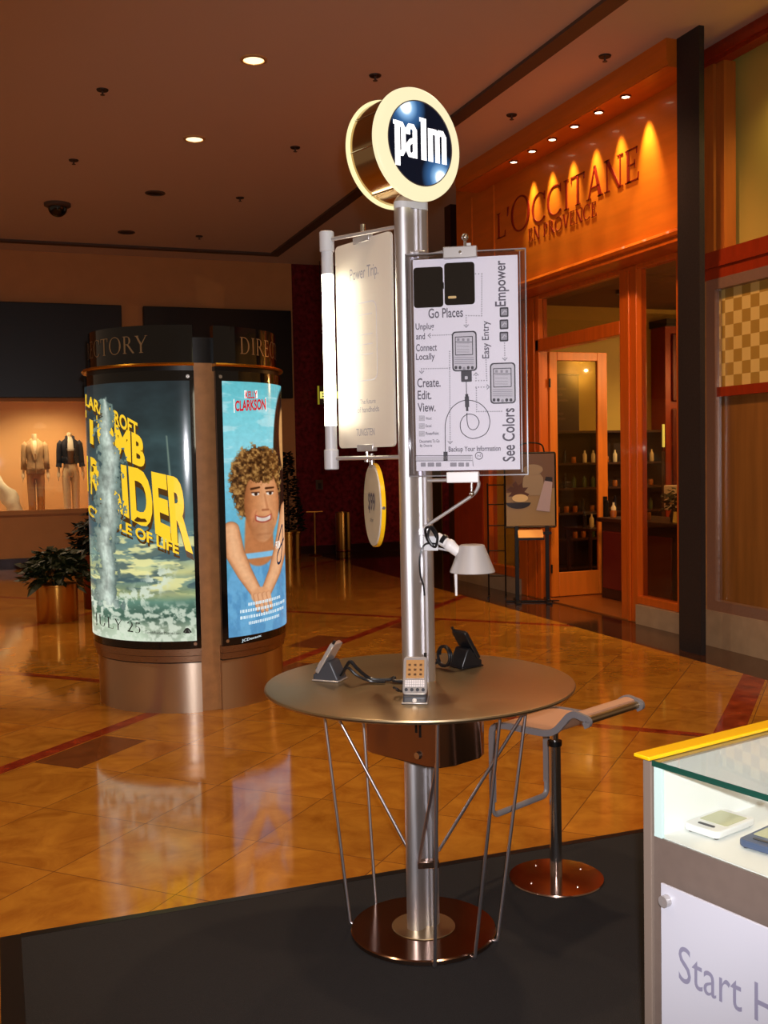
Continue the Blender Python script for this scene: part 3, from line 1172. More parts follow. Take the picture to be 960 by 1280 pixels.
# --------------------------------------------------- ceiling fittings
dn = thing('downlight', 'lit round downlight in the ceiling nearest the top edge', 'light', (2.193, 8.817, CZ), group='lit ceiling downlights')
MB().lathe([(0.115, 0.0), (0.115, -0.012), (0.09, -0.016), (0.085, 0.0)], n=32).build('downlight_ring', 'down_ring', dn)
MB().lathe([(0.001, -0.004), (0.086, -0.010)], n=32).build('downlight_lens', 'down_glow', dn)
copy_thing(dn, (2.108, 11.134, CZ), 'lit round downlight left of the round illuminated sign, farther one')
off = None
for (x, y, lb) in ((2.039, 13.499, 'unlit brown downlight in the ceiling, between the lit downlights and the back trim'),
                   (1.961, 15.887, 'pale unlit downlight in the ceiling closest to the back trim')):
    if off is None:
        off = thing('unlit_downlight', lb, 'light', (x, y, CZ), group='unlit ceiling downlights')
        MB().lathe([(0.125, 0.0), (0.125, -0.012), (0.10, -0.016), (0.095, 0.0)], n=28).build('downlight_ring', 'trim_dark', off)
        MB().lathe([(0.001, -0.002), (0.096, -0.006)], n=28).build('downlight_lens', 'dark_hole', off)
    else:
        copy_thing(off, (x, y, CZ), lb)
spr = None
for (x, y, lb) in ((1.053, 9.939, 'small dark ceiling sprinkler left of the two lit downlights'), (3.306, 8.854, 'small dark ceiling sprinkler above the round illuminated sign'),
                   (0.964, 12.307, 'small dark ceiling sprinkler above the dome camera'), (3.207, 11.127, 'small dark ceiling sprinkler just left of the round illuminated sign'),
                   (3.116, 13.44, 'small dark ceiling sprinkler right of the unlit brown downlight'), (3.038, 15.879, 'small dark ceiling sprinkler nearest the back trim'),
                   (5.03, 7.836, 'small dark ceiling sprinkler over the spotlights, right one beyond the trim'), (4.98, 9.454, 'small dark ceiling sprinkler over the spotlights, left one beyond the trim')):
    if spr is None:
        spr = thing('sprinkler', lb, 'sprinkler', (x, y, CZ), group='ceiling sprinklers')
        MB().lathe([(0.001, -0.012), (0.05, -0.012), (0.055, 0.0)], n=20).build('sprinkler_plate', 'dark_hole', spr)
        MB().lathe([(0.001, -0.05), (0.022, -0.05), (0.022, -0.046), (0.009, -0.04), (0.009, -0.012)], n=14).build('sprinkler_head', 'trim_dark', spr)
    else:
        copy_thing(spr, (x, y, CZ), lb)
dc = thing('dome_camera', 'black dome security camera hanging from the ceiling', 'camera', (0.905, 14.40, CZ))
MB().lathe([(0.17, 0.0), (0.17, -0.035), (0.14, -0.05), (0.001, -0.05)], n=28).build('camera_housing', 'down_ring' if False else 'trim_dark', dc)
MB().lathe([(0.125, -0.05)] + [(0.125 * math.cos(R(a)), -0.05 - 0.125 * math.sin(R(a))) for a in range(10, 90, 10)] + [(0.001, -0.175)], n=28).build('camera_dome', 'black_gloss', dc)

# dark sign panels over the back shop windows
for x0, x1, lb in ((-3.0, 2.05, 'large black panel on the beige wall above the mannequin window'), (2.40, 4.92, 'large black panel on the beige wall behind the advertising column')):
    m_ = MB()
    m_.b2(x0, x1, BY - 0.14, BY, 2.74, 4.25)
    o_ = m_.build('black_panel', 'black_satin', None, smooth=False, bevel=0.01)
    tag(o_, lb, 'panel', 'black wall panels')
# ================================================================== FAR THINGS
def ellarc(cx, cy, rx, ry, a0, a1, n=16):
    return [(cx + rx * math.cos(R(a0 + (a1 - a0) * k / n)), cy + ry * math.sin(R(a0 + (a1 - a0) * k / n))) for k in range(n + 1)]


# ---------------------------------------------------------------- mannequins
def mannequin(loc, label, kind, rz=0.0):
    t = thing('mannequin', label, 'mannequin', loc, rz, 'window mannequins')
    t.scale = (0.80, 0.85, 1.0)
    arm = 1 if kind == 'blazer' else 1
    # trousers: hips and two legs in one garment
    tr = MB()
    for s in (-1, 1):
        tr.loft([(s * 0.085, 0.0, 0.04, 0.075, 0.075), (s * 0.088, 0, 0.25, 0.072, 0.078), (s * 0.09, 0.0, 0.50, 0.078, 0.085), (s * 0.092, 0, 0.75, 0.088, 0.098), (s * 0.088, 0, 0.86, 0.093, 0.105), (s * 0.07, 0, 0.93, 0.098, 0.105)], 18)
    tr.loft([(0, 0, 0.82, 0.10, 0.09), (0, 0, 0.88, 0.165, 0.112), (0, 0, 0.95, 0.162, 0.112), (0, 0, 1.02, 0.14, 0.10), (0, 0, 1.07, 0.13, 0.094)], 24)
    # body: torso, neck and arms as one surface
    b = MB()
    b.loft([(0, 0, 1.02, 0.125, 0.09), (0, 0, 1.12, 0.125, 0.095), (0, -0.005, 1.25, 0.15, 0.11), (0, 0, 1.36, 0.165, 0.105), (0, 0.005, 1.42, 0.12, 0.08), (0, 0.01, 1.455, 0.06, 0.058), (0, 0.005, 1.50, 0.052, 0.054), (0, 0.0, 1.55, 0.055, 0.058), (0, 0, 1.565, 0.05, 0.052)], 24)
    for s in (-1, 1):
        hand = [(s * 0.245, -0.035, 0.92), (s * 0.25, -0.045, 0.87), (s * 0.252, -0.055, 0.82)]
        b.tube([(s * 0.225, -0.01, 1.08), (s * 0.238, -0.025, 0.98)] + hand, [0.036, 0.027, 0.024, 0.036, 0.028], n=12, rr=[0.036, 0.025, 0.02, 0.018, 0.014])
        for k in range(4):
            x = s * (0.253 + 0.0) ; y = -0.075 + k * 0.016
            b.tube([(x, y, 0.84), (x + s * 0.004, y - 0.004, 0.80), (x - s * 0.002, y - 0.010, 0.755 + abs(k - 1.5) * 0.008)], [0.0085, 0.0078, 0.006], n=8)
        b.tube([(s * 0.243, -0.062, 0.885), (s * 0.236, -0.085, 0.85), (s * 0.236, -0.092, 0.82)], [0.010, 0.009, 0.007], n=8)
    b.build('body', 'mannequin_skin', t)
    tr.build('trousers', 'trouser_tan' if kind == 'blazer' else 'trouser_pale', t)
    jm = 'tan_cloth' if kind == 'blazer' else 'navy_cloth'
    # jacket: open shell with a V at the front (front is -y) and sleeves
    j = MB()
    n = 40
    hem = 0.90 if kind == 'blazer' else 1.05
    rows = [(hem, 0.19, 0.135), (hem + 0.10, 0.178, 0.128), (1.13, 0.150, 0.117), (1.25, 0.172, 0.132), (1.34, 0.192, 0.128), (1.41, 0.175, 0.105), (1.45, 0.11, 0.078), (1.485, 0.075, 0.072)]
    vs = []
    for (z, rx, ry) in rows:
        if kind == 'blazer':
            gap = 2 if z < 1.12 else (2 + (z - 1.12) * 110)
        else:
            gap = 20 + (z - 1.05) * 34
        gap = min(gap, 46)
        for k in range(n + 1):
            a = R(-90 + gap + (360 - 2 * gap) * k / n)
            vs.append((rx * math.cos(a), ry * math.sin(a), z))
    fs = [(i * (n + 1) + k, i * (n + 1) + k + 1, (i + 1) * (n + 1) + k + 1, (i + 1) * (n + 1) + k) for i in range(len(rows) - 1) for k in range(n)]
    j.add(vs, fs)
    for s in (-1, 1):
        j.tube([(s * 0.155, 0, 1.40), (s * 0.195, 0, 1.36), (s * 0.215, 0, 1.25), (s * 0.225, -0.005, 1.12), (s * 0.236, -0.02, 0.97 if kind == 'blazer' else 1.01)], [0.06, 0.066, 0.06, 0.054, 0.05], n=16, caps=False)
    jo = j.build('jacket', jm, t, solid=0.008)
    # lapels / collar
    lp = MB()
    for s in (-1, 1):
        if kind == 'blazer':
            lp.tube([(s * 0.012, -0.132, 1.13), (s * 0.05, -0.142, 1.26), (s * 0.075, -0.118, 1.36), (s * 0.07, -0.06, 1.46), (s * 0.03, 0.065, 1.50)], [0.008, 0.028, 0.036, 0.026, 0.024], n=8, rr=0.008)
        else:
            lp.tube([(s * 0.075, -0.115, 1.30), (s * 0.08, -0.095, 1.42), (s * 0.072, -0.04, 1.50), (s * 0.03, 0.07, 1.52)], [0.012, 0.022, 0.026, 0.026], n=8, rr=0.008)
    lp.build('collar', jm, jo)
    if kind == 'blazer':
        for s in (-1, 1):
            MB().box((s * 0.115, -0.118, 1.0), (0.10, 0.012, 0.035), rz=s * 0.55).build('pocket_flap', jm, jo)
        MB().loft([(0, -0.005, 1.04, 0.134, 0.098), (0, -0.008, 1.2, 0.138, 0.106), (0, -0.005, 1.34, 0.13, 0.10)], 20).build('shirt', 'trouser_tan', t)
    else:
        for s in (-1, 1):
            MB().tube([(s * 0.232, -0.015, 1.05), (s * 0.24, -0.022, 0.99)], [0.055, 0.062], n=16).build('cuff', jm, jo)
        MB().loft([(0, -0.005, 1.05, 0.138, 0.10), (0, -0.008, 1.2, 0.142, 0.11), (0, -0.006, 1.28, 0.15, 0.115)], 20).build('shirt', 'brown_shirt', t)
        MB().loft([(0, -0.005, 1.26, 0.15, 0.117), (0, -0.004, 1.36, 0.15, 0.105), (0, 0.0, 1.43, 0.10, 0.078), (0, 0.0, 1.49, 0.062, 0.062)], 20).build('blouse', 'white_cloth', t)
        MB().loft([(0, 0, 1.035, 0.142, 0.102), (0, 0, 1.07, 0.138, 0.10)], 20).build('belt', 'grey_belt', t)
    return t


mannequin((0.655, 18.45, 0.62), 'headless mannequin in a tan blazer and tan trousers, left one in the window', 'blazer')
mannequin((1.215, 18.35, 0.635), 'headless mannequin in a short dark jacket and pale trousers, right one in the window', 'short', 0.05)
# large white draped ring at the left edge of the display window
rg = MB()
pts = [(0.95 * math.cos(R(a)), 0.0, 0.95 * math.sin(R(a))) for a in range(0, 360, 6)]
rg.tube(pts, [0.12 + 0.03 * math.sin(k * 1.7) + 0.02 * math.sin(k * 0.6) for k in range(60)], n=14, closed=True, rr=[0.07 + 0.015 * math.sin(k * 2.3) for k in range(60)])
mat('ring_cloth', (244, 236, 214), 0.6, noise=0.22, nscale=5)
ro = rg.build('ring_ornament', 'ring_cloth', None, loc=(-0.62, 18.5, 0.70))
tag(ro, 'large white ring ornament with gold streaks at the left of the mannequin window', 'ornament')


# ---------------------------------------------------------------- plants
def foliage(name, parent, rx, rz, z0, n, size, m='leaf', cone=False, seed=1):
    r = random.Random(seed)
    b = MB()
    for i in range(n):
        a = r.uniform(0, 2 * PI)
        if cone:
            h = r.random() ** 1.3
            rad = rx * (1 - h) * math.sqrt(r.uniform(0.3, 1)) + 0.02
            p = Vector((rad * math.cos(a), rad * math.sin(a), z0 + h * rz))
            d = Vector((math.cos(a), math.sin(a), r.uniform(-0.1, 0.9)))
        else:
            e = r.uniform(-0.35, 1.0) * PI / 2
            q = r.uniform(0.45, 1.0)
            p = Vector((rx * q * math.cos(e) * math.cos(a), rx * q * math.cos(e) * math.sin(a), z0 + rz * (0.35 + 0.65 * q * math.sin(e))))
            d = Vector((math.cos(a), math.sin(a), r.uniform(-0.7, 0.8)))
        d.normalize()
        s = size * r.uniform(0.7, 1.3)
        w = d.cross(Vector((r.uniform(-.5, .5), r.uniform(-.5, .5), 1))).normalized() * s * 0.33
        up = d.cross(w).normalized() * s * 0.1
        b.add([p, p + d * s * 0.45 + w + up, p + d * s - Vector((0, 0, s * 0.22)), p + d * s * 0.45 - w + up, p + d * s * 0.5],
              [(0, 4, 1), (1, 4, 2), (0, 3, 4), (3, 2, 4)])
    return b.build(name, m, parent, smooth=False)


def planter(loc, r, h, fr, fh, label, body, n=420, size=0.13, seed=1, leafm='leaf'):
    t = thing('potted_plant', label, 'plant', loc, 0, 'potted plants')
    MB().lathe([(r * 0.97, 0.0), (r, 0.01), (r, h - 0.02), (r * 1.02, h - 0.015), (r * 1.02, h), (r * 0.94, h), (r * 0.94, h - 0.05)], n=40).build('pot', body, t)
    MB().lathe([(0.001, h - 0.05), (r * 0.945, h - 0.05)], n=24).build('soil', 'soil', t)
    st = MB()
    rr_ = random.Random(seed + 5)
    for k in range(9):
        a = rr_.uniform(0, 2 * PI)
        st.tube([(0.04 * math.cos(a), 0.04 * math.sin(a), h - 0.05), (fr * 0.3 * math.cos(a), fr * 0.3 * math.sin(a), h + fh * 0.3), (fr * 0.6 * math.cos(a), fr * 0.6 * math.sin(a), h + fh * 0.55)], [0.008, 0.007, 0.004], n=6)
    st.build('stem', 'leaf_dark', t)
    foliage('foliage', t, fr, fh, h - 0.02, n, size, leafm, seed=seed)
    return t


planter((0.585, 11.62, 0), 0.215, 0.40, 0.33, 0.40, 'low leafy plant in a shiny brass pot, in front of the other plant', 'brass', seed=3)
planter((1.12, 12.45, 0), 0.20, 0.63, 0.30, 0.50, 'taller leafy plant in a dark reddish pot beside the left edge of the advertising column', 'brass_dark', seed=8, leafm='leaf_dark')
t = thing('topiary', 'dark conical topiary in a brass pot behind the right edge of the advertising column', 'plant', (4.66, 17.1, 0))
MB().lathe([(0.19, 0.0), (0.20, 0.42), (0.215, 0.43), (0.215, 0.46), (0.18, 0.46), (0.18, 0.42)], n=36).build('pot', 'brass', t)
MB().lathe([(0.001, 0.42), (0.18, 0.42)], n=24).build('soil', 'soil', t)
MB().cyl((0, 0, 0.42), (0, 0, 1.5), 0.022, 0.012, n=10).build('trunk', 'dark_wood', t)
foliage('foliage', t, 0.24, 1.32, 0.46, 900, 0.09, 'leaf_dark', cone=True, seed=4)

# stanchion and brass bins in the corridor
t = thing('stanchion', 'thin brass post with a flat T-shaped top in front of the burgundy wall', 'post', (5.18, 17.3, 0), R(-10))
MB().lathe([(0.001, 0.03), (0.02, 0.03), (0.12, 0.012), (0.13, 0.0)], n=30).build('base', 'brass_dark', t)
MB().cyl((0, 0, 0.02), (0, 0, 0.76), 0.014, n=14).build('pole', 'brass', t)
MB().box((0, 0, 0.765), (0.28, 0.05, 0.014)).build('top_bar', 'brass', t)


def bin_(loc, label):
    t = thing('litter_bin', label, 'bin', loc, 0, 'brass litter bins')
    MB().lathe([(0.125, 0.0), (0.13, 0.01), (0.13, 0.72), (0.125, 0.74), (0.09, 0.74), (0.085, 0.60)], n=40).build('body', 'brass', t)
    MB().lathe([(0.132, 0.05), (0.135, 0.055), (0.135, 0.09), (0.132, 0.095)], n=40).build('band', 'brass_dark', t)
    MB().lathe([(0.001, 0.60), (0.086, 0.60)], n=24).build('liner', 'black_satin', t)
    return t


bin_((5.68, 17.25, 0), 'brass cylinder litter bin by the burgundy wall, right of the thin post')

# exit sign hanging behind the lamp tube
t = thing('exit_sign', 'small green exit sign hanging in front of the burgundy wall', 'sign', (5.58, 17.3, 2.62), R(-8))
MB().box((0, 0, 0.16), (0.56, 0.02, 0.32)).build('sign_plate', 'burgundy_dark', t, bevel=0.004)
MB().box((-0.272, -0.005, 0.16), (0.03, 0.024, 0.32)).build('edge_glow', 'exit_green', t)
x_ = MB()
put(x_, fit(text2d('EXIT', 0.03), -0.245, 0.10, 0.245, 0.22), lambda x, y: (x, -0.014, y))
x_.build('lettering', 'exit_letter', t, smooth=False)
rd = MB()
for s in (-1, 1):
    rd.cyl((s * 0.2, 0, 0.32), (s * 0.2, 0, CZ - 2.62), 0.006, n=8)
rd.build('hanging_rod', 'black_metal', t)
# wall plate
t = thing('wall_plate', 'small metal call plate on the burgundy wall above the brass bin', 'plate', (5.40, BY - 0.012, 1.22))
MB().box((0, 0, 0.0), (0.13, 0.02, 0.17)).build('plate', 'trim_dark', t, bevel=0.004)
MB().box((0, -0.012, -0.02), (0.06, 0.012, 0.10)).build('opening', 'dark_hole', t)

# ================================================================== SHOP INTERIOR THINGS
# product shelves against the far wall
SHX0, SHX1 = 7.0, 8.9
t = thing('shelf_unit', 'dark wooden shelf unit full of bottles against the shop far wall', 'shelf', (0, 0, 0))
sb = MB()
for x in (SHX0, (SHX0 + SHX1) / 2, SHX1):
    sb.b2(x - 0.025, x + 0.025, 12.45, 12.83, 0.012, 2.0)
sb.b2(SHX0, SHX1, 12.81, 12.845, 0.012, 2.0)
sb.build('frame', 'dark_wood', t, smooth=False)
for z in (0.10, 0.50, 0.86, 1.20, 1.54, 1.98):
    MB().b2(SHX0 + 0.02, SHX1 - 0.02, 12.46, 12.81, z - 0.015, z + 0.015).build('shelf', 'dark_wood', t, smooth=False)
pb = {}
for kind, prof in (('bottle_clear', [(0.001, 0), (0.028, 0), (0.03, 0.01), (0.03, 0.11), (0.012, 0.14), (0.012, 0.17), (0.001, 0.17)]),
                   ('bottle_amber', [(0.001, 0), (0.034, 0), (0.036, 0.01), (0.036, 0.07), (0.03, 0.085), (0.001, 0.085)]),
                   ('bottle_dark', [(0.001, 0), (0.026, 0), (0.026, 0.15), (0.014, 0.165), (0.014, 0.2), (0.001, 0.2)]),
                   ('bottle_green', [(0.001, 0), (0.03, 0), (0.034, 0.06), (0.03, 0.12), (0.014, 0.135), (0.014, 0.16), (0.001, 0.16)])):
    pb[kind] = MB().lathe(prof, n=12)
rb = random.Random(2)
protos = {}
KN = {'bottle_clear': ('bottle', 'pale bottle'), 'bottle_amber': ('jar', 'squat amber jar'), 'bottle_dark': ('bottle', 'tall dark bottle'), 'bottle_green': ('bottle', 'green bottle')}
for z, zn in ((0.515, 'second'), (0.875, 'third'), (1.215, 'fourth'), (1.555, 'fifth')):
    for side in (0, 1):
        x = SHX0 + 0.09 + side * 0.95
        for k in range(6):
            kd = rb.choice(list(pb))
            loc = (x + k * 0.145, 12.55 + rb.uniform(-0.02, 0.04), z)
            lb = '%s on the %s shelf up in the shop, standing among bottles' % (KN[kd][1], zn)
            if kd not in protos:
                o = pb[kd].build(KN[kd][0], kd, None)
                o.location = loc
                protos[kd] = o
            else:
                o = protos[kd].copy()
                COL.objects.link(o)
                o.location = loc
            tag(o, lb, KN[kd][0], lb)
# hanging banner by the shelves
t = thing('banner', 'dark purple hanging banner with pale marks above the shop shelves', 'banner', (7.42, 12.6, 1.98 + 0.02))
MB().b2(-0.19, 0.20, -0.01, 0.01, 0.0, 0.76).build('cloth', mat('banner_purple', (46, 28, 42), 0.7), t, smooth=False)
bb = MB()
for k, (w, z) in enumerate(((0.22, 0.56), (0.14, 0.48), (0.26, 0.40), (0.16, 0.22), (0.2, 0.15))):
    bb.add([(-0.16, -0.013, z), (-0.16 + w * 0.7, -0.013, z), (-0.16 + w * 0.7, -0.013, z + 0.03), (-0.16, -0.013, z + 0.03)], [(0, 1, 2, 3)])
bb.build('mark', 'purple_cloth', t, smooth=False)
bb = MB().cyl((-0.2, 0, 0.77), (0.21, 0, 0.77), 0.012, n=10).build('rail', 'black_metal', t)
# cabinet on the back wall
t = thing('wall_cabinet', 'tall red-brown paneled cabinet against the shop far wall, through the side window', 'cabinet', (0, 0, 0))
MB().b2(8.98, 10.3, 12.50, 12.84, 0.012, 3.46).build('body', 'red_wood', t, smooth=False)
MB().b2(8.95, 10.34, 12.42, 12.84, 3.46, 3.56).build('cornice', 'black_satin', t, smooth=False)
for x in (9.08, 9.70):
    MB().b2(x, x + 0.56, 12.47, 12.50, 2.40, 3.36).build('door_panel', 'red_cabinet', t, bevel=0.02)
    MB().b2(x, x + 0.56, 12.47, 12.50, 0.95, 2.30).build('door_panel', 'red_cabinet', t, bevel=0.02)
# sales counter
t = thing('sales_counter', 'dark wooden shop counter behind the side window, crowded with goods', 'counter', (6.85, 9.3, 0.012))
MB().b2(-0.30, 0.30, -1.15, 1.05, 0.0, 0.88).build('body', 'dark_wood', t, smooth=False)
MB().b2(-0.34, 0.34, -1.2, 1.1, 0.88, 0.93).build('worktop', 'dark_wood', t, bevel=0.01)
for y in (-1.0, -0.3, 0.4):
    MB().b2(-0.325, -0.30, y, y + 0.6, 0.12, 0.78).build('front_panel', 'red_cabinet', t, bevel=0.012)
cz = 0.945
tl = thing('till', 'cream cash register screen standing on the shop counter', 'till', (6.95, 9.42, cz), R(-38))
MB().box((0, 0, 0.02), (0.22, 0.18, 0.04)).build('base', 'bottle_clear', tl, bevel=0.008)
MB().cyl((0, 0.02, 0.04), (0, 0.02, 0.12), 0.025, n=14).build('neck', 'bottle_clear', tl)
MB().box((0, 0.02, 0.24), (0.34, 0.05, 0.27)).build('screen', 'white_cloth', tl, bevel=0.012)
bk = thing('bouquet', 'bunch of dried flowers in a dark vase on the shop counter', 'flowers', (6.74, 9.20, cz))
MB().lathe([(0.001, 0), (0.06, 0), (0.075, 0.06), (0.05, 0.13), (0.055, 0.14)], n=18).build('vase', 'bottle_dark', bk)
foliage('foliage', bk, 0.14, 0.22, 0.12, 140, 0.07, 'leaf', seed=11)
fl_ = MB()
for k in range(16):
    a = rb.uniform(0, 2 * PI); q = rb.uniform(0.03, 0.13)
    fl_.sphere((q * math.cos(a), q * math.sin(a), 0.2 + rb.uniform(0, 0.14)), 0.02, 8, 6)
fl_.build('flower_head', 'bottle_clear', bk)
tb = thing('price_card', 'tilted yellow card on the front of the shop counter top', 'card', (6.62, 9.02, cz), R(-50))
MB().prism([(-0.05, 0), (0.05, 0), (0.05, 0.12), (-0.05, 0.12)], (0, 0, 0), (1, 0, 0), (0, 0.35, 0.94), (0, 0.94, -0.35), 0, 0.004).build('card', 'label_yellow', tb, smooth=False)
MB().b2(-0.05, 0.05, 0, 0.06, 0, 0.004).build('foot', 'label_yellow', tb, smooth=False)
for k, (dx, dy, kd, lb) in enumerate(((6.66, 10.27, 'bottle_clear', 'tall pale bottle at the end of the shop counter, seen in the doorway gap'), (6.60, 10.18, 'bottle_amber', 'amber jar at the end of the shop counter, seen in the doorway gap'),
                                      (6.70, 10.09, 'bottle_green', 'green bottle at the end of the shop counter, seen in the doorway gap'), (6.62, 9.90, 'bottle_clear', 'pale bottle on the shop counter close to the mullion'),
                                      (6.60, 9.74, 'bottle_clear', 'second pale bottle on the shop counter, right of the first'), (6.66, 9.60, 'bottle_amber', 'amber jar on the shop counter before the screen'))):
    o = protos[kd].copy() if kd in protos else pb[kd].build(KN[kd][0], kd, None)
    if kd in protos:
        COL.objects.link(o)
    o.location = (dx, dy, cz)
    tag(o, lb, KN[kd][0])
cd = thing('wall_sconce', 'thin glowing yellow tube lamp inside the shop, through the side window', 'light', (8.80, 12.3, 1.75))
MB().cyl((0, 0, 0.0), (0, 0, 0.32), 0.018, n=12).build('tube', 'exit_letter', cd)
MB().cyl((0, 0, -0.06), (0, 0, 0.0), 0.025, n=12).build('holder', 'brass_dark', cd)
t = thing('basket', 'round wicker basket on the shop floor beside the open door', 'basket', (6.95, 10.58, 0.012))
MB().lathe([(0.001, 0.01), (0.13, 0.01), (0.15, 0.2), (0.165, 0.42), (0.172, 0.44), (0.158, 0.44), (0.14, 0.2), (0.12, 0.03)], n=26).build('body', 'basket', t)
MB().tube([(0.168 * math.cos(R(a)), 0.168 * math.sin(R(a)), 0.44) for a in range(0, 360, 12)], 0.012, n=8, closed=True).build('rim', 'basket', t)
t = thing('display_table', 'small dark display table with legs inside the shop behind the open door', 'table', (7.35, 11.7, 0.012), R(12))
MB().box((0, 0, 0.70), (0.75, 0.5, 0.035)).build('tabletop', 'dark_wood', t, bevel=0.006)
for sx in (-1, 1):
    for sy in (-1, 1):
        MB().cyl((sx * 0.33, sy * 0.2, 0), (sx * 0.33, sy * 0.2, 0.685), 0.02, 0.026, n=10).build('leg', 'dark_wood', t)
for k in range(5):
    kd = ['bottle_dark', 'bottle_clear', 'bottle_amber', 'bottle_green', 'bottle_clear'][k]
    o = protos[kd].copy() if kd in protos else pb[kd].build(KN[kd][0], kd, None)
    if kd in protos:
        COL.objects.link(o)
    o.location = (7.1 + 0.12 * k, 11.62 + 0.025 * k, 0.7295)
    tag(o, ['tall dark bottle leftmost on the small display table in the shop', 'pale bottle second from left on the small display table in the shop', 'squat amber jar in the middle of the small display table in the shop',
            'green bottle second from right on the small display table in the shop', 'pale bottle rightmost on the small display table in the shop'][k], KN[kd][0])

# ================================================================== EASEL SIGN IN FRONT OF THE SHOP
t = thing('easel_sign', 'black floor easel holding a picture of cosmetics, outside the shop door', 'sign', (5.70, 10.46, 0.0), R(-24))
for sx in (-1, 1):
    MB().box((sx * 0.172, 0, 0.85), (0.045, 0.025, 1.68)).build('post', 'black_metal', t, bevel=0.003)
fb = MB()
for sx in (-1, 1):
    fb.box((sx * 0.172, 0.0, 0.012), (0.06, 0.46, 0.024))
fb.box((0, 0.0, 0.012), (0.60, 0.05, 0.02))
fb.build('foot', 'black_metal', t, bevel=0.003)
fr_ = MB()
fr_.tube(fillet([(-0.30, 0.0, 0.86), (-0.30, 0, 1.70), (0.27, 0, 1.70), (0.27, 0, 0.86)], 0.02), 0.011, n=8)
fr_.tube([(-0.30, 0, 0.86), (0.27, 0, 0.86)], 0.012, n=8)
fr_.tube(smooth_path([(-0.17, 0, 1.70), (-0.12, 0, 1.79), (0, 0, 1.815), (0.12, 0, 1.79), (0.15, 0, 1.70)], 6), 0.009, n=8)
fr_.build('frame', 'black_metal', t)
pc = MB().b2(-0.285, 0.26, -0.022, -0.004, 0.875, 1.69).build('picture', 'picture_tan', t, smooth=False)


def flat(name, pts, y, m, par):
    return MB().prism(pts, (0, 0, 0), (1, 0, 0), (0, 0, 1), (0, 1, 0), y - 0.002, y).build(name, m, par, smooth=False)


flat('backdrop', [(-0.285, 1.25), (0.26, 1.3), (0.26, 1.69), (-0.285, 1.69)], -0.0222, 'picture_brown', pc)
flat('bowl', ellarc(-0.15, 1.14, 0.14, 0.07, 180, 360) , -0.0245, 'bottle_dark', pc)
flat('dried_flowers', [(-0.15 + (0.07 + 0.03 * ((k * 7) % 3)) * math.cos(R(a)), 1.26 + (0.07 + 0.03 * ((k * 5) % 3)) * math.sin(R(a))) for k, a in enumerate(range(0, 360, 15))], -0.0262, 'purple_cloth', pc)
flat('petals', ellarc(-0.13, 1.19, 0.09, 0.045, 0, 345, 23), -0.0285, 'bottle_clear', pc)
flat('stone_jar', [(-0.08, 1.22), (-0.10, 1.34), (-0.09, 1.42), (-0.06, 1.46), (0.10, 1.46), (0.13, 1.42), (0.14, 1.32), (0.11, 1.22)], -0.0242, 'jar_stone', pc)
flat('jar_lid', ellarc(0.02, 1.51, 0.11, 0.06, 0, 345, 23), -0.0265, 'jar_stone', pc)
flat('cream_tube', [(0.05, 1.05), (0.20, 1.03), (0.235, 1.36), (0.20, 1.40), (0.15, 1.39)], -0.0290, 'tube_lilac', pc)
flat('tube_cap', [(0.15, 1.385), (0.235, 1.37), (0.235, 1.42), (0.16, 1.43)], -0.0312, 'bottle_dark', pc)
# leaflet tray
tr_ = MB()
tr_.box((-0.02, -0.06, 0.76), (0.30, 0.12, 0.012), mtx=Matrix.Rotation(R(28), 3, 'X'))
tr_.box((-0.02, -0.122, 0.735), (0.30, 0.012, 0.03))
tr_.box((0.17, -0.03, 0.79), (0.10, 0.02, 0.03))
tr_.build('leaflet_tray', 'black_metal', t)
lf = MB().box((-0.02, -0.065, 0.785), (0.28, 0.15, 0.012), mtx=Matrix.Rotation(R(32), 3, 'X')).build('leaflet_stack', 'peach_paper', None, smooth=False, loc=t.location, rot=t.rotation_euler)
tag(lf, 'stack of peach leaflets in the tray of the black easel', 'leaflets')
rk = thing('wire_rack', 'thin black wire rack standing left of the easel by the shop window', 'rack', (5.55, 11.05, 0.0), R(-30))
for sx in (-1, 1):
    MB().cyl((sx * 0.10, 0, 0), (sx * 0.10, 0, 1.35), 0.009, n=8).build('upright', 'black_metal', rk)
for z in (0.25, 0.55, 0.85, 1.1, 1.33):
    MB().cyl((-0.10, 0, z), (0.10, 0, z), 0.007, n=8).build('rung', 'black_metal', rk)
bs = MB()
for sx in (-1, 1):
    bs.cyl((sx * 0.10, -0.14, 0.009), (sx * 0.10, 0.14, 0.009), 0.009, n=8)
bs.build('foot', 'black_metal', rk)
# ================================================================== RUG
rug = thing('floor_mat', 'large charcoal carpet mat under the display table and stool', 'mat', (0, 0, 0))
MB().b2(0.03, 4.6, -1.5, 3.83, 0.0, 0.008).build('carpet_field', 'carpet', rug, smooth=False)
rb_ = MB()
rb_.b2(-0.04, 0.03, -1.5, 3.86, 0.0, 0.009)
rb_.b2(0.03, 4.6, 3.83, 3.865, 0.0, 0.009)
rb_.build('rubber_edge', 'black_satin', rug, smooth=False)

# ================================================================== ADVERTISING COLUMN
KX, KY = 1.305, 7.545
kaz = R(10.04)
KT = Vector((-math.sin(kaz), -math.cos(kaz), 0))
KR = Vector((math.cos(kaz), -math.sin(kaz), 0))


def kp(r, deg, z):
    a = R(deg)
    return KT * (r * math.cos(a)) + KR * (r * math.sin(a)) + Vector((0, 0, z))


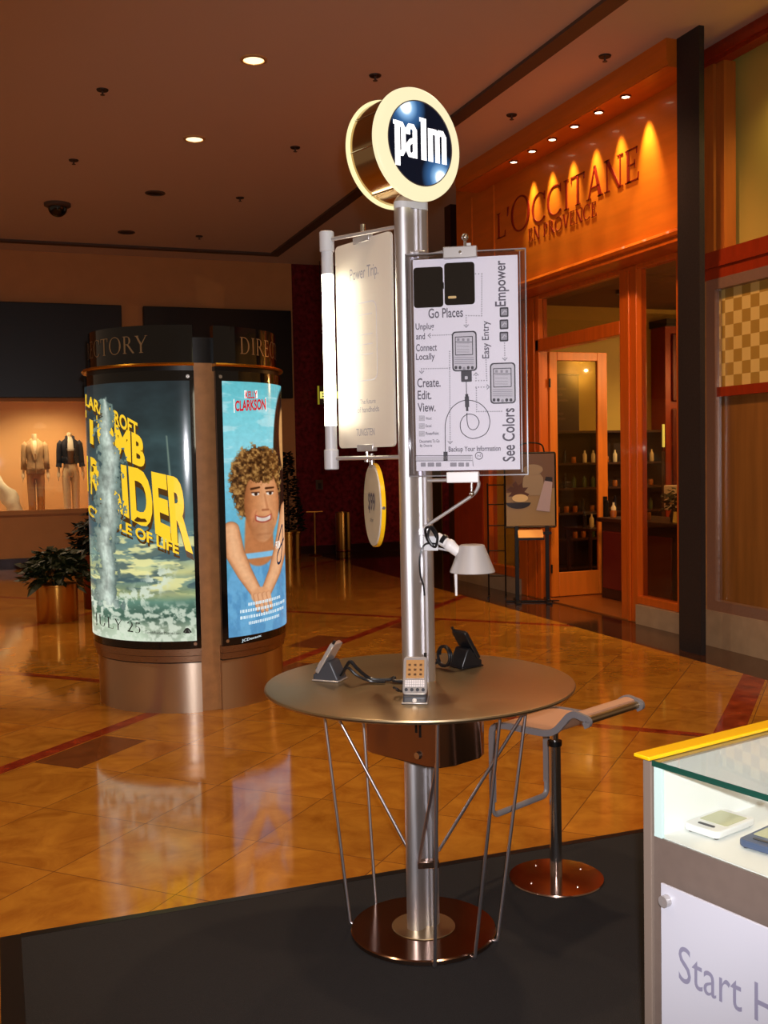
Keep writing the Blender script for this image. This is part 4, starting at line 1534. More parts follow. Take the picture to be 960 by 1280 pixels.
def karc(prof, d0, d1, n=40):
    """sweep a closed (r, z) outline along an arc of the column; ends capped"""
    b = MB()
    m = len(prof)
    vs = []
    for k in range(n + 1):
        d = d0 + (d1 - d0) * k / n
        vs += [kp(r, d, z) for (r, z) in prof]
    fs = [(k * m + i, k * m + (i + 1) % m, (k + 1) * m + (i + 1) % m, (k + 1) * m + i) for k in range(n) for i in range(m)]
    fs += [tuple(range(m)), tuple(n * m + i for i in range(m - 1, -1, -1))]
    return b.add(vs, fs)


col = thing('advertising_column', 'round three-sided advertising column with backlit film posters and a brushed steel foot', 'advertising column', (KX, KY, 0))
MB().lathe([(0.001, 0.0), (0.625, 0.0), (0.625, 2.33), (0.001, 2.33)], n=72).build('core', 'stone_tan', col)
MB().lathe([(0.60, 2.30), (0.61, 2.30), (0.61, 2.50), (0.001, 2.50)], n=72).build('cap', 'black_satin', col)
PXC, PR = 233.0, 120.0


def px2deg(x):
    return math.degrees(math.asin(max(-0.999, min(0.999, (x - PXC) / PR))))


def y2z(y):
    return 1.68 - (y - 576.0) * 7.0 / 1300.0


def sm(d, w=1.0):
    t = np.clip(d / w + 0.5, 0, 1)
    return t * t * (3 - 2 * t)


def vnoise(x, y, seed=0):
    r = np.random.default_rng(seed)
    T = r.random((64, 64))
    xi, yi = np.floor(x).astype(int), np.floor(y).astype(int)
    fx, fy = x - xi, y - yi
    fx, fy = fx * fx * (3 - 2 * fx), fy * fy * (3 - 2 * fy)
    g = lambda i, j: T[i % 64, j % 64]
    return (g(xi, yi) * (1 - fx) + g(xi + 1, yi) * fx) * (1 - fy) + (g(xi, yi + 1) * (1 - fx) + g(xi + 1, yi + 1) * fx) * fy


def fbm(x, y, seed=0, o=4):
    s, a, t = 0, 1.0, 0
    for k in range(o):
        s = s + a * vnoise(x * 2 ** k, y * 2 ** k, seed + k)
        t += a
        a *= 0.55
    return s / t


def over(img, mask, rgb):
    c = np.array(rgb, float)
    return img * (1 - mask[..., None]) + c * mask[..., None]


def ell(X, Y, cx, cy, rx, ry, soft=0.12, ang=0.0):
    c, s = math.cos(R(ang)), math.sin(R(ang))
    dx, dy = X - cx, Y - cy
    u, v = (dx * c + dy * s) / rx, (-dx * s + dy * c) / ry
    return sm(1 - np.sqrt(u * u + v * v), soft)


def seg(X, Y, x0, y0, x1, y1, w0, w1, soft=1.5):
    dx, dy = x1 - x0, y1 - y0
    t = np.clip(((X - x0) * dx + (Y - y0) * dy) / (dx * dx + dy * dy), 0, 1)
    d = np.hypot(X - x0 - t * dx, Y - y0 - t * dy)
    return sm((w0 + (w1 - w0) * t) - d, soft)


def ramp(v, stops):
    v = np.asarray(v)
    out = np.zeros(v.shape + (3,))
    xs = [s[0] for s in stops]
    for i in range(3):
        out[..., i] = np.interp(v, xs, [s[1][i] for s in stops])
    return out


def spout(X, Y):
    ws = fbm(X / 6, Y / 26, 31)
    wf = fbm(X / 4.5, Y / 6, 35)
    cx = 141 + 4 * np.sin((Y - 500) / 45.0) + 2 * np.sin(Y / 11.0)
    wd = np.interp(Y, [500, 515, 560, 610, 640, 700, 730, 748], [2, 6, 13, 14, 15, 12, 12, 17])
    mk = sm(wd - np.abs(X - cx) + (ws - 0.5) * 14 + (wf - 0.5) * 22, 3.5) * sm(Y - 503 + (wf - 0.5) * 40, 14) * sm(752 - Y + (wf - 0.5) * 40, 12)
    shade = np.clip((X - cx) / np.maximum(wd, 1), -1, 1)
    base = ramp(shade, [(-1, (100, 118, 110)), (-0.3, (160, 174, 162)), (0.2, (192, 204, 192)), (1, (92, 110, 104))]) * (0.45 + 0.6 * ws[..., None] + 0.5 * wf[..., None])
    return base, mk


def paint_sea(X, Y):
    """storm sky over a breaking sea, a pale column of spray rising from it"""
    n = fbm(X / 40 + 3, Y / 22, 3)
    img = ramp(Y, [(478, (36, 48, 52)), (540, (48, 66, 68)), (610, (52, 74, 78)), (655, (78, 110, 112)), (690, (120, 146, 136)), (712, (204, 204, 140)), (722, (120, 150, 140)), (738, (150, 165, 118)), (748, (92, 128, 112)), (768, (72, 104, 88)), (780, (168, 186, 160)), (797, (196, 212, 188))])
    img = img * (0.72 + 0.56 * n[..., None])
    cl = sm(fbm(X / 26, Y / 7 + 9, 11) - 0.54, 0.10) * sm(Y - 664, 26) * sm(738 - Y, 22)
    img = over(img, cl * 0.85, (238, 232, 160))
    cl2 = sm(fbm(X / 30 + 20, Y / 9, 15) - 0.55, 0.12) * sm(Y - 645, 40) * sm(735 - Y, 20)
    img = over(img, cl2 * 0.8, (60, 84, 92))
    # beam of light in the sky
    img = over(img, seg(X, Y, 212, 545, 215, 602, 0.7, 1.2, 1.4) * 0.6, (150, 170, 150))
    # sea spray
    sp = fbm(X / 5, Y / 5, 21)
    arc = np.abs(np.hypot((X - 135) / 1.0, (Y - 690) / 0.85) - 72)
    spr = sm(13 - arc, 14) * sm(Y - 705, 16) * sm(sp - 0.5, 0.16)
    img = over(img, spr * 0.9, (214, 226, 206))
    foam = sm(Y - 752, 16) * sm(sp - 0.52, 0.2)
    img = over(img, foam * 0.8, (220, 230, 210))
    rgb, mk = spout(X, Y)
    img = img * (1 - mk[..., None]) + rgb * mk[..., None]
    return np.clip(img, 0, 255)


def paint_portrait(X, Y):
    """a plain cheerful portrait: curly hair, blue shirt, two arms round the shoulders, blue sky"""
    img = ramp(Y, [(478, (96, 186, 196)), (520, (120, 204, 214)), (560, (136, 210, 222)), (640, (104, 180, 206)), (797, (70, 130, 170))])
    c = sm(fbm(X / 30, Y / 8, 41) - 0.56, 0.14) * sm(600 - Y, 60)
    img = over(img, c * 0.6, (190, 228, 232))
    # long dark hair of a second figure at the right edge
    img = over(img, ell(X, Y, 356, 575, 19, 95, 0.1), (34, 22, 16))
    img = over(img, ell(X, Y, 352, 548, 6, 40, 0.3), (206, 150, 90))
    # shirt
    img = over(img, ell(X, Y, 318, 800, 52, 118, 0.05), (104, 166, 206))
    fo = fbm(X / 9, Y / 22, 44)
    img = over(img, ell(X, Y, 318, 800, 52, 118, 0.05) * sm(fo - 0.52, 0.2) * 0.6, (74, 132, 178))
    # neck
    img = over(img, seg(X, Y, 316, 655, 316, 692, 17, 19, 3), (186, 118, 72))
    img = over(img, seg(X, Y, 297, 697, 336, 697, 3.5, 3.5, 2), (128, 186, 220))
    # curly hair
    hn = fbm(X / 3.2, Y / 3.2, 47, 3)
    hm_ = sm(1.02 + (hn - 0.5) * 0.35 - np.sqrt(((X - 313) / 31) ** 2 + ((Y - 606) / 47) ** 2), 0.10)
    hair = ramp(hn, [(0.2, (44, 24, 10)), (0.5, (98, 62, 28)), (0.75, (178, 132, 72))])
    img = img * (1 - hm_[..., None]) + hair * hm_[..., None]
    # face
    fm = ell(X, Y, 321, 632, 22.5, 45, 0.10)
    jaw = ell(X, Y, 321, 653, 16.5, 28, 0.12)
    fm = np.maximum(fm * sm(668 - Y, 20), jaw)
    sk = ramp((X - 299) / 46, [(0, (150, 88, 48)), (0.25, (196, 128, 80)), (0.55, (222, 158, 110)), (0.85, (206, 138, 90)), (1.0, (160, 96, 56))])
    img = img * (1 - fm[..., None]) + sk * fm[..., None]
    img = over(img, ell(X, Y, 311, 650, 5, 12, 0.6) * 0.3, (230, 150, 110))
    fr = sm(1.0 + (hn - 0.5) * 0.5 - np.sqrt(((X - 319) / 27) ** 2 + ((Y - 582) / 24) ** 2), 0.12)
    img = img * (1 - fr[..., None]) + hair * fr[..., None]
    # brows, eyes, nose, mouth
    for s, ex_ in ((-1, 312.5), (1, 331)):
        img = over(img, seg(X, Y, ex_ - 5, 612.5, ex_ + 5, 611.5 + s * 0.6, 1.5, 1.2, 1.3), (70, 38, 18))
        img = over(img, ell(X, Y, ex_, 619, 4.6, 2.4, 0.5), (238, 226, 214))
        img = over(img, ell(X, Y, ex_ + 0.6, 619, 2.1, 2.3, 0.5), (44, 26, 16))
        img = over(img, seg(X, Y, ex_ - 4.6, 617.2, ex_ + 4.6, 617.2, 0.8, 0.8, 1.0), (86, 48, 28))
    img = over(img, seg(X, Y, 324, 620, 327, 637, 1.0, 1.6, 2.0) * 0.5, (166, 100, 62))
    img = over(img, seg(X, Y, 321, 640, 328.5, 640, 1.3, 1.3, 1.8) * 0.8, (150, 84, 52))
    mth_ = sm(3.9 - np.abs((X - 322) * 0.0) - np.abs(Y - (652.5 - ((X - 322) / 11.5) ** 2 * 4.0)), 1.8) * sm(10.5 - np.abs(X - 322), 2)
    img = over(img, mth_, (170, 70, 58))
    th = sm(2.3 - np.abs(Y - (652.3 - ((X - 322) / 11.0) ** 2 * 4.0)), 1.5) * sm(9.0 - np.abs(X - 322), 2)
    img = over(img, th, (246, 236, 226))
    img = over(img, seg(X, Y, 313, 671, 331, 671, 1, 1, 4) * 0.35, (150, 88, 54))
    # arms coming round from both sides, hands folded low on the chest
    for (pts, w) in (([(282, 662), (286, 692), (297, 718), (311, 745)], (10, 11.5, 9.5, 7)), ([(354, 640), (346, 690), (335, 722), (321, 750)], (8, 10.5, 9, 7))):
        D = np.full(X.shape, 1e9)
        for (a, b, w0, w1) in zip(pts[:-1], pts[1:], w[:-1], w[1:]):
            dx, dy = b[0] - a[0], b[1] - a[1]
            t = np.clip(((X - a[0]) * dx + (Y - a[1]) * dy) / (dx * dx + dy * dy), 0, 1)
            D = np.minimum(D, np.hypot(X - a[0] - t * dx, Y - a[1] - t * dy) / (w0 + (w1 - w0) * t))
        skn = ramp(D, [(0, (236, 180, 134)), (0.55, (226, 166, 120)), (0.9, (190, 128, 86)), (1.0, (150, 96, 62))])
        mk = sm(1 - D, 0.16)
        img = img * (1 - mk[..., None]) + skn * mk[..., None]
    img = over(img, ell(X, Y, 316, 748, 12, 10, 0.3), (222, 160, 114))
    for k in range(4):
        img = over(img, seg(X, Y, 309 + k * 5.5, 748, 312 + k * 5.6, 772 - abs(k - 1.6) * 3, 3.0, 2.0, 1.6), (186, 126, 88))
        img = over(img, seg(X, Y, 309.6 + k * 5.5, 748, 312.6 + k * 5.6, 770 - abs(k - 1.6) * 3, 2.5, 1.8, 1.4), (226, 168, 124))
    st_ = ell(X, Y, 321, 664, 15, 17, 0.5) * 0.22
    img = over(img, st_, (110, 66, 40))
    for s in (-1, 1):
        img = over(img, seg(X, Y, 322 + s * 9, 641, 322 + s * 13, 654, 0.6, 0.8, 2.0) * 0.5, (150, 90, 56))
    img = img * (0.94 + 0.12 * fbm(X / 4, Y / 4, 61)[..., None])
    return np.clip(img, 0, 255)


def to_lin(img):
    v = img / 255.0
    return np.where(v <= 0.04045, v / 12.92, ((v + 0.055) / 1.055) ** 2.4)


def poster(d0, d1, y0, y1, paint, nx, ny, m, par):
    th = np.linspace(d0, d1, nx)
    ys = np.linspace(y0, y1, ny)
    TH, YY = np.meshgrid(th, ys)
    XX = PXC + PR * np.sin(np.radians(np.clip(TH, -90, 90)))
    img = to_lin(paint(XX, YY))
    b = MB()
    zz = 1.68 - (ys - 576.0) * 7.0 / 1300.0
    for j in range(ny):
        for i in range(nx):
            b.v.append(tuple(kp(0.692, th[i], zz[j])))
    b.f = [(j * nx + i, (j + 1) * nx + i, (j + 1) * nx + i + 1, j * nx + i + 1) for j in range(ny - 1) for i in range(nx - 1)]
    me = bpy.data.meshes.new('poster')
    me.from_pydata(b.v, [], b.f)
    at = me.color_attributes.new('ink', 'FLOAT_COLOR', 'POINT')
    rgba = np.ones((ny * nx, 4), np.float32)
    rgba[:, :3] = img.reshape(-1, 3)
    at.data.foreach_set('color', rgba.ravel())
    me.materials.append(m)
    me.shade_smooth()
    o = bpy.data.objects.new('poster', me)
    COL.objects.link(o)
    o.parent = par
    return o


pm = vcol_emit('poster_backlit', 1.0)
mat('ink_yellow', (226, 186, 30), 0.3, emit=(232, 196, 44), es=0.9)
mat('ink_brown', (70, 46, 14), 0.3, emit=(66, 44, 14), es=0.9)
mat('ink_black', (16, 18, 18), 0.3, emit=(26, 28, 26), es=0.9)
mat('ink_red', (170, 26, 36), 0.3, emit=(178, 28, 42), es=0.9)
mat('ink_white', (240, 240, 240), 0.3, emit=(232, 238, 236), es=0.9)
mat('ink_pale', (190, 214, 226), 0.3, emit=(186, 214, 228), es=0.9)
mat('ink_blue', (24, 40, 60), 0.3, emit=(28, 46, 70), es=0.9)


def kquad(TL, TR, BR, BL, r=0.6945):
    """unit square (x right, y up) -> quad in photo-like units -> cylinder"""
    def f(x, y):
        t = 1 - y
        px = (TL[0] * (1 - x) + TR[0] * x) * (1 - t) + (BL[0] * (1 - x) + BR[0] * x) * t
        py = (TL[1] * (1 - x) + TR[1] * x) * (1 - t) + (BL[1] * (1 - x) + BR[1] * x) * t
        return kp(r, px2deg(px), y2z(py))
    return f


def ktext(par, s, TL, TR, BR, BL, m, name, bold=0.0, r=0.6945, vf=None):
    b = MB()
    put(b, fit(vf or text2d(s, bold), 0, 0, 1, 1), kquad(TL, TR, BR, BL, r))
    return b.build(name, m, par, smooth=False)


def side(d0, d1, paint, pd0, pd1, nx, ny, kind):
    b = karc([(0.66, 0.44), (0.689, 0.44), (0.689, 2.275), (0.66, 2.275)], d0, d1).build('glass_panel', 'black_gloss', col)
    p = poster(pd0, pd1, 478, 797, paint, nx, ny, pm, b)
    karc([(0.60, 0.0), (0.655, 0.0), (0.658, 0.335), (0.60, 0.335)], d0, d1).build('steel_foot', 'steel_drum', col)
    karc([(0.60, 0.345), (0.672, 0.345), (0.672, 0.385), (0.60, 0.385)], d0, d1).build('lower_band', 'steel_dull', col)
    karc([(0.60, 0.385), (0.685, 0.39), (0.685, 0.435), (0.60, 0.435)], d0, d1).build('lower_rim', 'steel_dull', col)
    karc([(0.60, 0.335), (0.648, 0.335), (0.648, 0.345), (0.60, 0.345)], d0, d1).build('shadow_gap', 'black_satin', col)
    karc([(0.60, 2.305), (0.705, 2.305), (0.71, 2.315), (0.705, 2.325), (0.60, 2.325)], d0, d1).build('gold_rim', 'gold_rim', col)
    karc([(0.60, 2.275), (0.675, 2.275), (0.675, 2.305), (0.60, 2.305)], d0, d1).build('upper_gap', 'black_satin', col)
    h = karc([(0.60, 2.325), (0.66, 2.325), (0.66, 2.575), (0.60, 2.575)], d0, d1).build('header', 'black_gloss', col)
    return b, p, h


gL, pL, hL = side(-101, 5.5, paint_sea, -94, 3.0, 230, 420, 'sea')
gR, pR, hR = side(17.5, 122, paint_portrait, 21, 116, 230, 420, 'portrait')
gB, pB, hB = side(137, 243, paint_sea, 141, 239, 60, 100, 'sea')
# fixings at the panel corners
for g, dg in ((gL, (2.2,)), (gR, (20.2,))):
    for d in dg:
        for z in (2.235, 0.47):
            p0, p1 = kp(0.689, d, z), kp(0.697, d, z)
            MB().cyl(p0, p1, 0.014, 0.012, n=16).build('panel_bolt', 'chrome', g)
# header lettering
for h, c0 in ((hL, -57.0), (hR, 72.0), (hB, 190)):
    b = MB()
    put(b, fit(serif2d('DIRECTORY', 0.09), -37, 2.395, 37, 2.512), lambda x, y: kp(0.662, c0 + x, y))
    b.build('lettering', 'directory_letter', h, smooth=False)

# printing on the left poster
for (s, q, bd) in (('LARA CROFT', ((116.5, 487), (180, 528), (180, 547), (116.2, 502)), 0.03), ('TOMB', ((116.0, 507), (187, 546), (187, 585), (115.6, 548)), 0.045),
                   ('RAIDER', ((115.3, 566), (234, 598), (238, 690), (115.0, 612)), 0.045), ('CRADLE OF LIFE', ((115.0, 628), (222, 676), (222, 690), (115.0, 642)), 0.03)):
    dy = 8 if s == 'RAIDER' else 5
    ktext(gL, s, *[(x + 1, y + dy) for (x, y) in q], 'ink_brown', 'title_shadow', bd, 0.6935)
    ktext(gL, s, *q, 'ink_yellow', 'title', bd, 0.695)
def spout_grid():
    th = np.linspace(-86, -22, 150)
    ys = np.linspace(496, 782, 320)
    TH, YY = np.meshgrid(th, ys)
    XX = PXC + PR * np.sin(np.radians(TH))
    rgb, mk = spout(XX, YY)
    img = to_lin(np.clip(rgb, 0, 255))
    ny, nx = TH.shape
    vs = [tuple(kp(0.697, th[i], 1.68 - (ys[j] - 576.0) * 7.0 / 1300.0)) for j in range(ny) for i in range(nx)]
    fs = [(j * nx + i, (j + 1) * nx + i, (j + 1) * nx + i + 1, j * nx + i + 1) for j in range(ny - 1) for i in range(nx - 1) if mk[j, i] > 0.5]
    me = bpy.data.meshes.new('sea_spray')
    me.from_pydata(vs, [], fs)
    at = me.color_attributes.new('ink', 'FLOAT_COLOR', 'POINT')
    rgba = np.ones((ny * nx, 4), np.float32)
    rgba[:, :3] = img.reshape(-1, 3)
    at.data.foreach_set('color', rgba.ravel())
    me.materials.append(pm)
    me.shade_smooth()
    o = bpy.data.objects.new('sea_spray', me)
    COL.objects.link(o)
    o.parent = gL


spout_grid()
ktext(gL, '', (121, 768), (176, 774), (176, 789), (121, 784), 'ink_black', 'date', r=0.695, vf=serif2d('JULY 25', 0.08))
ktext(gL, 'TombRaiderMovie.com', (181, 783.5), (221, 785), (221, 788.5), (181, 787), 'ink_black', 'web_address')
em = MB()
put(em, stroke2d([(0.1 + 0.9 * k / 10, 0.15 + 0.6 * math.sin(PI * k / 10)) for k in range(11)], 0.22), kquad((224, 779), (233, 779.5), (233, 788), (224, 787.5)))
put(em, ([(0.2, 0.05), (0.55, 0.75), (0.9, 0.05)], [(0, 1, 2)]), kquad((224, 779), (233, 779.5), (233, 788), (224, 787.5)))
em.build('studio_emblem', 'ink_black', gL, smooth=False)
# printing on the right poster
bx = MB()
bx.add([kp(0.6935, px2deg(x), y2z(y)) for (x, y) in ((289, 500), (329, 496), (329, 514), (289, 517))], [(0, 1, 2, 3)])
bx.add([kp(0.6935, px2deg(x), y2z(y)) for (x, y) in ((302, 489), (318, 488), (318, 498), (302, 499))], [(0, 1, 2, 3)])
bx.build('title_plate', 'ink_white', gR, smooth=False)
ktext(gR, 'KELLY', (303, 490), (317.5, 489), (317.5, 498), (303, 499), 'ink_red', 'star_name', 0.03, 0.695)
ktext(gR, 'CLARKSON', (290.5, 502), (328, 498), (328, 512), (290.5, 515.5), 'ink_red', 'star_name', 0.035, 0.695)
ktext(gR, 'FROM', (337, 683), (343, 682), (343, 692), (337, 693), 'ink_white', 'title_line', 0.02, 0.695)
js = MB()
put(js, stroke2d([tuple(p)[:2] for p in smooth_path([(0.15, 0.45, 0), (0.75, 0.98, 0), (0.8, 0.7, 0), (0.55, 0.1, 0), (0.2, 0.05, 0), (0.25, 0.3, 0), (0.95, 0.62, 0)], 8)], 0.07), kquad((336, 664), (350, 662), (350, 712), (336, 714), 0.695))
js.build('title_script', 'ink_blue', gR, smooth=False)
for k, (y, x0, x1) in enumerate(((756, 300, 342), (764, 290, 348), (772, 290, 347), (780, 300, 340))):
    b = MB()
    r_ = random.Random(k)
    xx = 0.0
    while xx < 0.97:
        w = r_.uniform(0.02, 0.05)
        b2_ = min(1, xx + w)
        put(b, ([(xx, 0), (b2_, 0), (b2_, 1), (xx, 1)], [(0, 1, 2, 3)]), kquad((x0, y), (x1, y - 1.5), (x1, y + 2.2), (x0, y + 3.8)))
        xx += w + 0.018
    b.build('small_print', 'ink_pale', gR, smooth=False)
ktext(gR, 'JCDecaux', (291, 801), (315, 798.5), (315, 802.5), (291, 805.5), 'ink_pale', 'owner_mark', 0.01, 0.695)

# ================================================================== DISPLAY STAND
SO = Vector((1.36, 3.32, 0.008))
SA = math.atan2(1.36, 3.32)
st = thing('display_stand', 'tall metal display stand with round table, wire legs and a round lit sign on top', 'display stand', SO, -SA)
# base plate and flange
bp_ = MB().lathe([(0.001, 0.0), (0.250, 0.0), (0.256, 0.004), (0.256, 0.016), (0.252, 0.020), (0.001, 0.020)], n=72).build('base_plate', 'steel_plate', st)
MB().lathe([(0.108, 0.020), (0.112, 0.0215), (0.110, 0.024), (0.001, 0.024)], n=48).build('flange', 'steel_top', bp_)
# pole: extruded profile with two rounded ends and slots in the flats
PA = R(36)
ax = Vector((math.cos(PA), math.sin(PA), 0))
ay = Vector((-math.sin(PA), math.cos(PA), 0))
prof = []
hl, pr_ = 0.034, 0.030
prof += [(hl + pr_ * math.cos(R(a)), pr_ * math.sin(R(a))) for a in range(-90, 91, 10)]
prof += [(0.022, pr_), (0.020, pr_ - 0.006), (0.008, pr_ - 0.006), (0.008, pr_ - 0.014), (-0.008, pr_ - 0.014), (-0.008, pr_ - 0.006), (-0.020, pr_ - 0.006), (-0.022, pr_)]
prof += [(-hl + pr_ * math.cos(R(a)), pr_ * math.sin(R(a))) for a in range(90, 271, 10)]
prof += [(-x, -y) for (x, y) in [(0.022, pr_), (0.020, pr_ - 0.006), (0.008, pr_ - 0.006), (0.008, pr_ - 0.014), (-0.008, pr_ - 0.014), (-0.008, pr_ - 0.006), (-0.020, pr_ - 0.006), (-0.022, pr_)]]
PB = MB().prism(prof, (0, 0, 0), ax, ay, (0, 0, 1), 0.022, 2.545).build('pole', 'alu', st, angle=25)
MB().prism([(x * 1.01, y * 1.01) for (x, y) in prof[:19] + prof[27:46]], (0, 0, 0), ax, ay, (0, 0, 1), 2.51, 2.552).build('pole_cap', 'grey_plastic', PB)
# table top
tt = MB().lathe([(0.001, 0.874), (0.525, 0.874), (0.535, 0.879), (0.537, 0.884), (0.535, 0.889), (0.530, 0.8905), (0.001, 0.8905)], n=128).build('tabletop', 'steel_top', st)
# box under the table
bxp = [(-0.185, -0.06), (-0.165, -0.095), (0.022, -0.262), (0.062, -0.272), (0.112, -0.250), (0.198, -0.165), (0.215, -0.12), (0.20, 0.12), (0.17, 0.16), (-0.08, 0.20), (-0.14, 0.17)]
bo = MB().prism(bxp, (0, 0, 0), (1, 0, 0), (0, 1, 0), (0, 0, 1), 0.665, 0.872).build('cable_box', 'steel_plate', st, bevel=0.004)
kh = MB()
fdir = Vector((0.745, -0.667, 0)).normalized()   # along the near left face
fn = Vector((-0.667, -0.745, 0)).normalized()
for (s, z, h) in ((0.205, 0.80, 0.055), (0.222, 0.782, 0.045)):
    p = Vector((-0.165, -0.095, z)) + fdir * s
    kh.box(tuple(p + fn * 0.001), (0.007, 0.004, h), mtx=Matrix.Rotation(math.atan2(fdir.y, fdir.x), 3, 'Z'))
kh.build('slot', 'black_satin', bo)
p = Vector((-0.165, -0.095, 0.70)) + fdir * 0.215
MB().cyl(tuple(p), tuple(p + fn * 0.012), 0.013, 0.011, n=20).build('lock', 'chrome', bo)
# wire legs
LEGS = [(101, 0.30), (131, 0.335), (168, 0.36), (277.5, 0.42), (309, 0.41), (341, 0.385)]
for (dg, rt) in LEGS:
    c_, s_ = math.cos(R(dg)), math.sin(R(dg))
    rb2 = 0.268
    pth = fillet([(rt * c_, rt * s_, 0.873), (rb2 * c_, rb2 * s_, -0.001 + 0.006), (0.245 * c_, 0.245 * s_, 0.006)], 0.012, 4)
    MB().tube(pth, 0.0056, n=12).build('leg', 'wire', st)
brz = 0.29
for (dg, rt, tz, ex_) in ((168, 0.36, 0.865, -0.046), (277.5, 0.42, 0.72, 0.0), (341, 0.385, 0.82, 0.058)):
    c_, s_ = math.cos(R(dg)), math.sin(R(dg))
    q = (tz - 0.006) / 0.867
    rr_ = 0.268 + (rt - 0.268) * q
    end = (ex_, 0.0, brz) if dg != 277.5 else (-0.012, -0.055, brz - 0.02)
    MB().tube([(rr_ * c_, rr_ * s_, tz), end], 0.0056, n=12).build('brace', 'wire', st)
MB().box((0.02, -0.045, 0.262), (0.075, 0.03, 0.026), rz=0.1).build('brace_bracket', 'steel_plate', st, bevel=0.003)

# round sign
SN = Vector((math.sin(R(40)), -math.cos(R(40)), 0))
SE_ = Vector((math.cos(R(40)), math.sin(R(40)), 0))
UP = Vector((0, 0, 1))
rot = Matrix((SE_, UP, SN)).transposed().to_euler()
sc_ = Vector((-0.020, -0.035, 2.702))
drum = MB().lathe([(0.001, -0.078), (0.168, -0.078), (0.172, -0.074), (0.172, 0.060), (0.001, 0.060)], n=96).build('round_sign', 'sign_drum', st, loc=sc_, rot=rot)
MB().lathe([(0.172, -0.086), (0.181, -0.084), (0.183, -0.078), (0.181, -0.072), (0.172, -0.070)], n=96).build('rear_rim', 'sign_rim_glow', drum)
MB().lathe([(0.001, -0.0865), (0.172, -0.086)], n=96).build('rear_face', 'sign_glow', drum)
MB().lathe([(0.170, 0.056), (0.180, 0.058), (0.184, 0.066), (0.182, 0.076), (0.172, 0.083), (0.140, 0.086), (0.136, 0.0862), (0.001, 0.0862)], n=96).build('front_ring', 'sign_glow', drum)
MB().lathe([(0.001, 0.0885), (0.134, 0.0885), (0.136, 0.0862)], n=96).build('sign_face', 'sign_navy', drum)
MB().lathe([(0.1345, 0.087), (0.1375, 0.0892), (0.1385, 0.087)], n=96).build('face_rim', 'trim_dark', drum)
sw = MB()
for a in (35, 150, 188, 240, 300):
    sw.tube([(0.1735 * math.cos(R(a)), 0.1735 * math.sin(R(a)), -0.07), (0.1735 * math.cos(R(a)), 0.1735 * math.sin(R(a)), 0.056)], 0.0022, n=6)
sw.build('drum_rod', 'chrome', drum)
lt = MB()
Lz = 0.0895
W_ = 0.0215


def sput(vf):
    vs, fs = vf
    lt.add([(x, y, Lz) for (x, y) in vs], fs)


sput(stroke2d([(-0.1005, 0.056), (-0.1005, -0.086)], W_)); sput(stroke2d([(-0.117, 0.05), (-0.1005, 0.05)], 0.014))
sput(stroke2d([(-0.1005, 0.040), (-0.094, 0.047), (-0.082, 0.047), (-0.075, 0.036), (-0.075, -0.034), (-0.082, -0.045), (-0.0935, -0.045)], 0.019))
sput(stroke2d([(-0.0555, 0.020), (-0.0555, 0.036), (-0.049, 0.047), (-0.034, 0.047), (-0.0265, 0.037), (-0.0265, -0.053)], 0.019))
sput(stroke2d([(-0.0265, 0.006), (-0.044, -0.001), (-0.0555, -0.013), (-0.0555, -0.034), (-0.050, -0.045), (-0.037, -0.045), (-0.0265, -0.036)], 0.017))
sput(stroke2d([(0.0115, -0.053), (0.0115, 0.083)], 0.023)); sput(stroke2d([(-0.006, 0.077), (0.0115, 0.077)], 0.013))
sput(stroke2d([(0.041, -0.053), (0.041, 0.055)], 0.021))
sput(stroke2d([(0.041, 0.038), (0.050, 0.046), (0.063, 0.046), (0.071, 0.036), (0.071, -0.053)], 0.020))
sput(stroke2d([(0.071, 0.038), (0.080, 0.046), (0.093, 0.046), (0.101, 0.036), (0.101, -0.053)], 0.021))
lt.build('lettering', 'sign_letter', drum, smooth=False)

# lamp tube on two arms
TX, TY = -0.305, 0.20
tb_ = MB()
tb_.cyl((TX, TY, 1.79), (TX, TY, 2.335), 0.0215, n=28)
tub = tb_.build('lamp_tube', 'tube_glow', st)
MB().cyl((TX, TY, 1.66), (TX, TY, 1.79), 0.0215, n=28).build('tube_sleeve', 'grey_plastic', tub)
MB().cyl((TX, TY, 2.335), (TX, TY, 2.45), 0.0215, n=28).build('tube_sleeve', 'grey_plastic', tub)
for (z0, z1) in ((1.632, 1.705), (2.415, 2.488)):
    MB().lathe([(0.001, z0), (0.024, z0), (0.0265, z0 + 0.003), (0.0265, z1 - 0.003), (0.024, z1), (0.001, z1)], (TX, TY, 0), n=28).build('tube_cap', 'grey_plastic', tub)
for z in (2.458, 1.672):
    MB().tube([(-0.03, 0.0, z), (TX, TY, z)], 0.0075, n=12).build('lamp_arm', 'silver_plastic', st)
# arms on the right carrying the white sheet
ra = MB()
for dz in (0.0,):
    ra.tube([(0.03, 0.0, 2.352), (0.185, -0.075, 2.366)], 0.0065, n=10)
    ra.box((0.19, -0.077, 2.366), (0.014, 0.014, 0.024))
ra.build('sheet_arm', 'silver_plastic', st)
MB().tube(fillet([(0.03, 0.0, 1.590), (0.22, -0.045, 1.590), (0.205, -0.042, 1.545), (0.02, -0.005, 1.424)], 0.028, 8), 0.006, n=10).build('bracket_arm', 'silver_plastic', st)
cl_ = MB()
cl_.box((0.035, -0.012, 1.415), (0.03, 0.05, 0.03), rz=PA)
cl_.box((0.02, -0.02, 2.352), (0.035, 0.05, 0.03), rz=PA)
cl_.build('arm_clamp', 'alu', st, bevel=0.004)


def on_stand(o):
    """things that hang from or stand on the display stand keep their own root in the same frame"""
    o.location = SO + Matrix.Rotation(-SA, 3, 'Z') @ Vector(o.location)
    o.rotation_euler.z += -SA
    return o


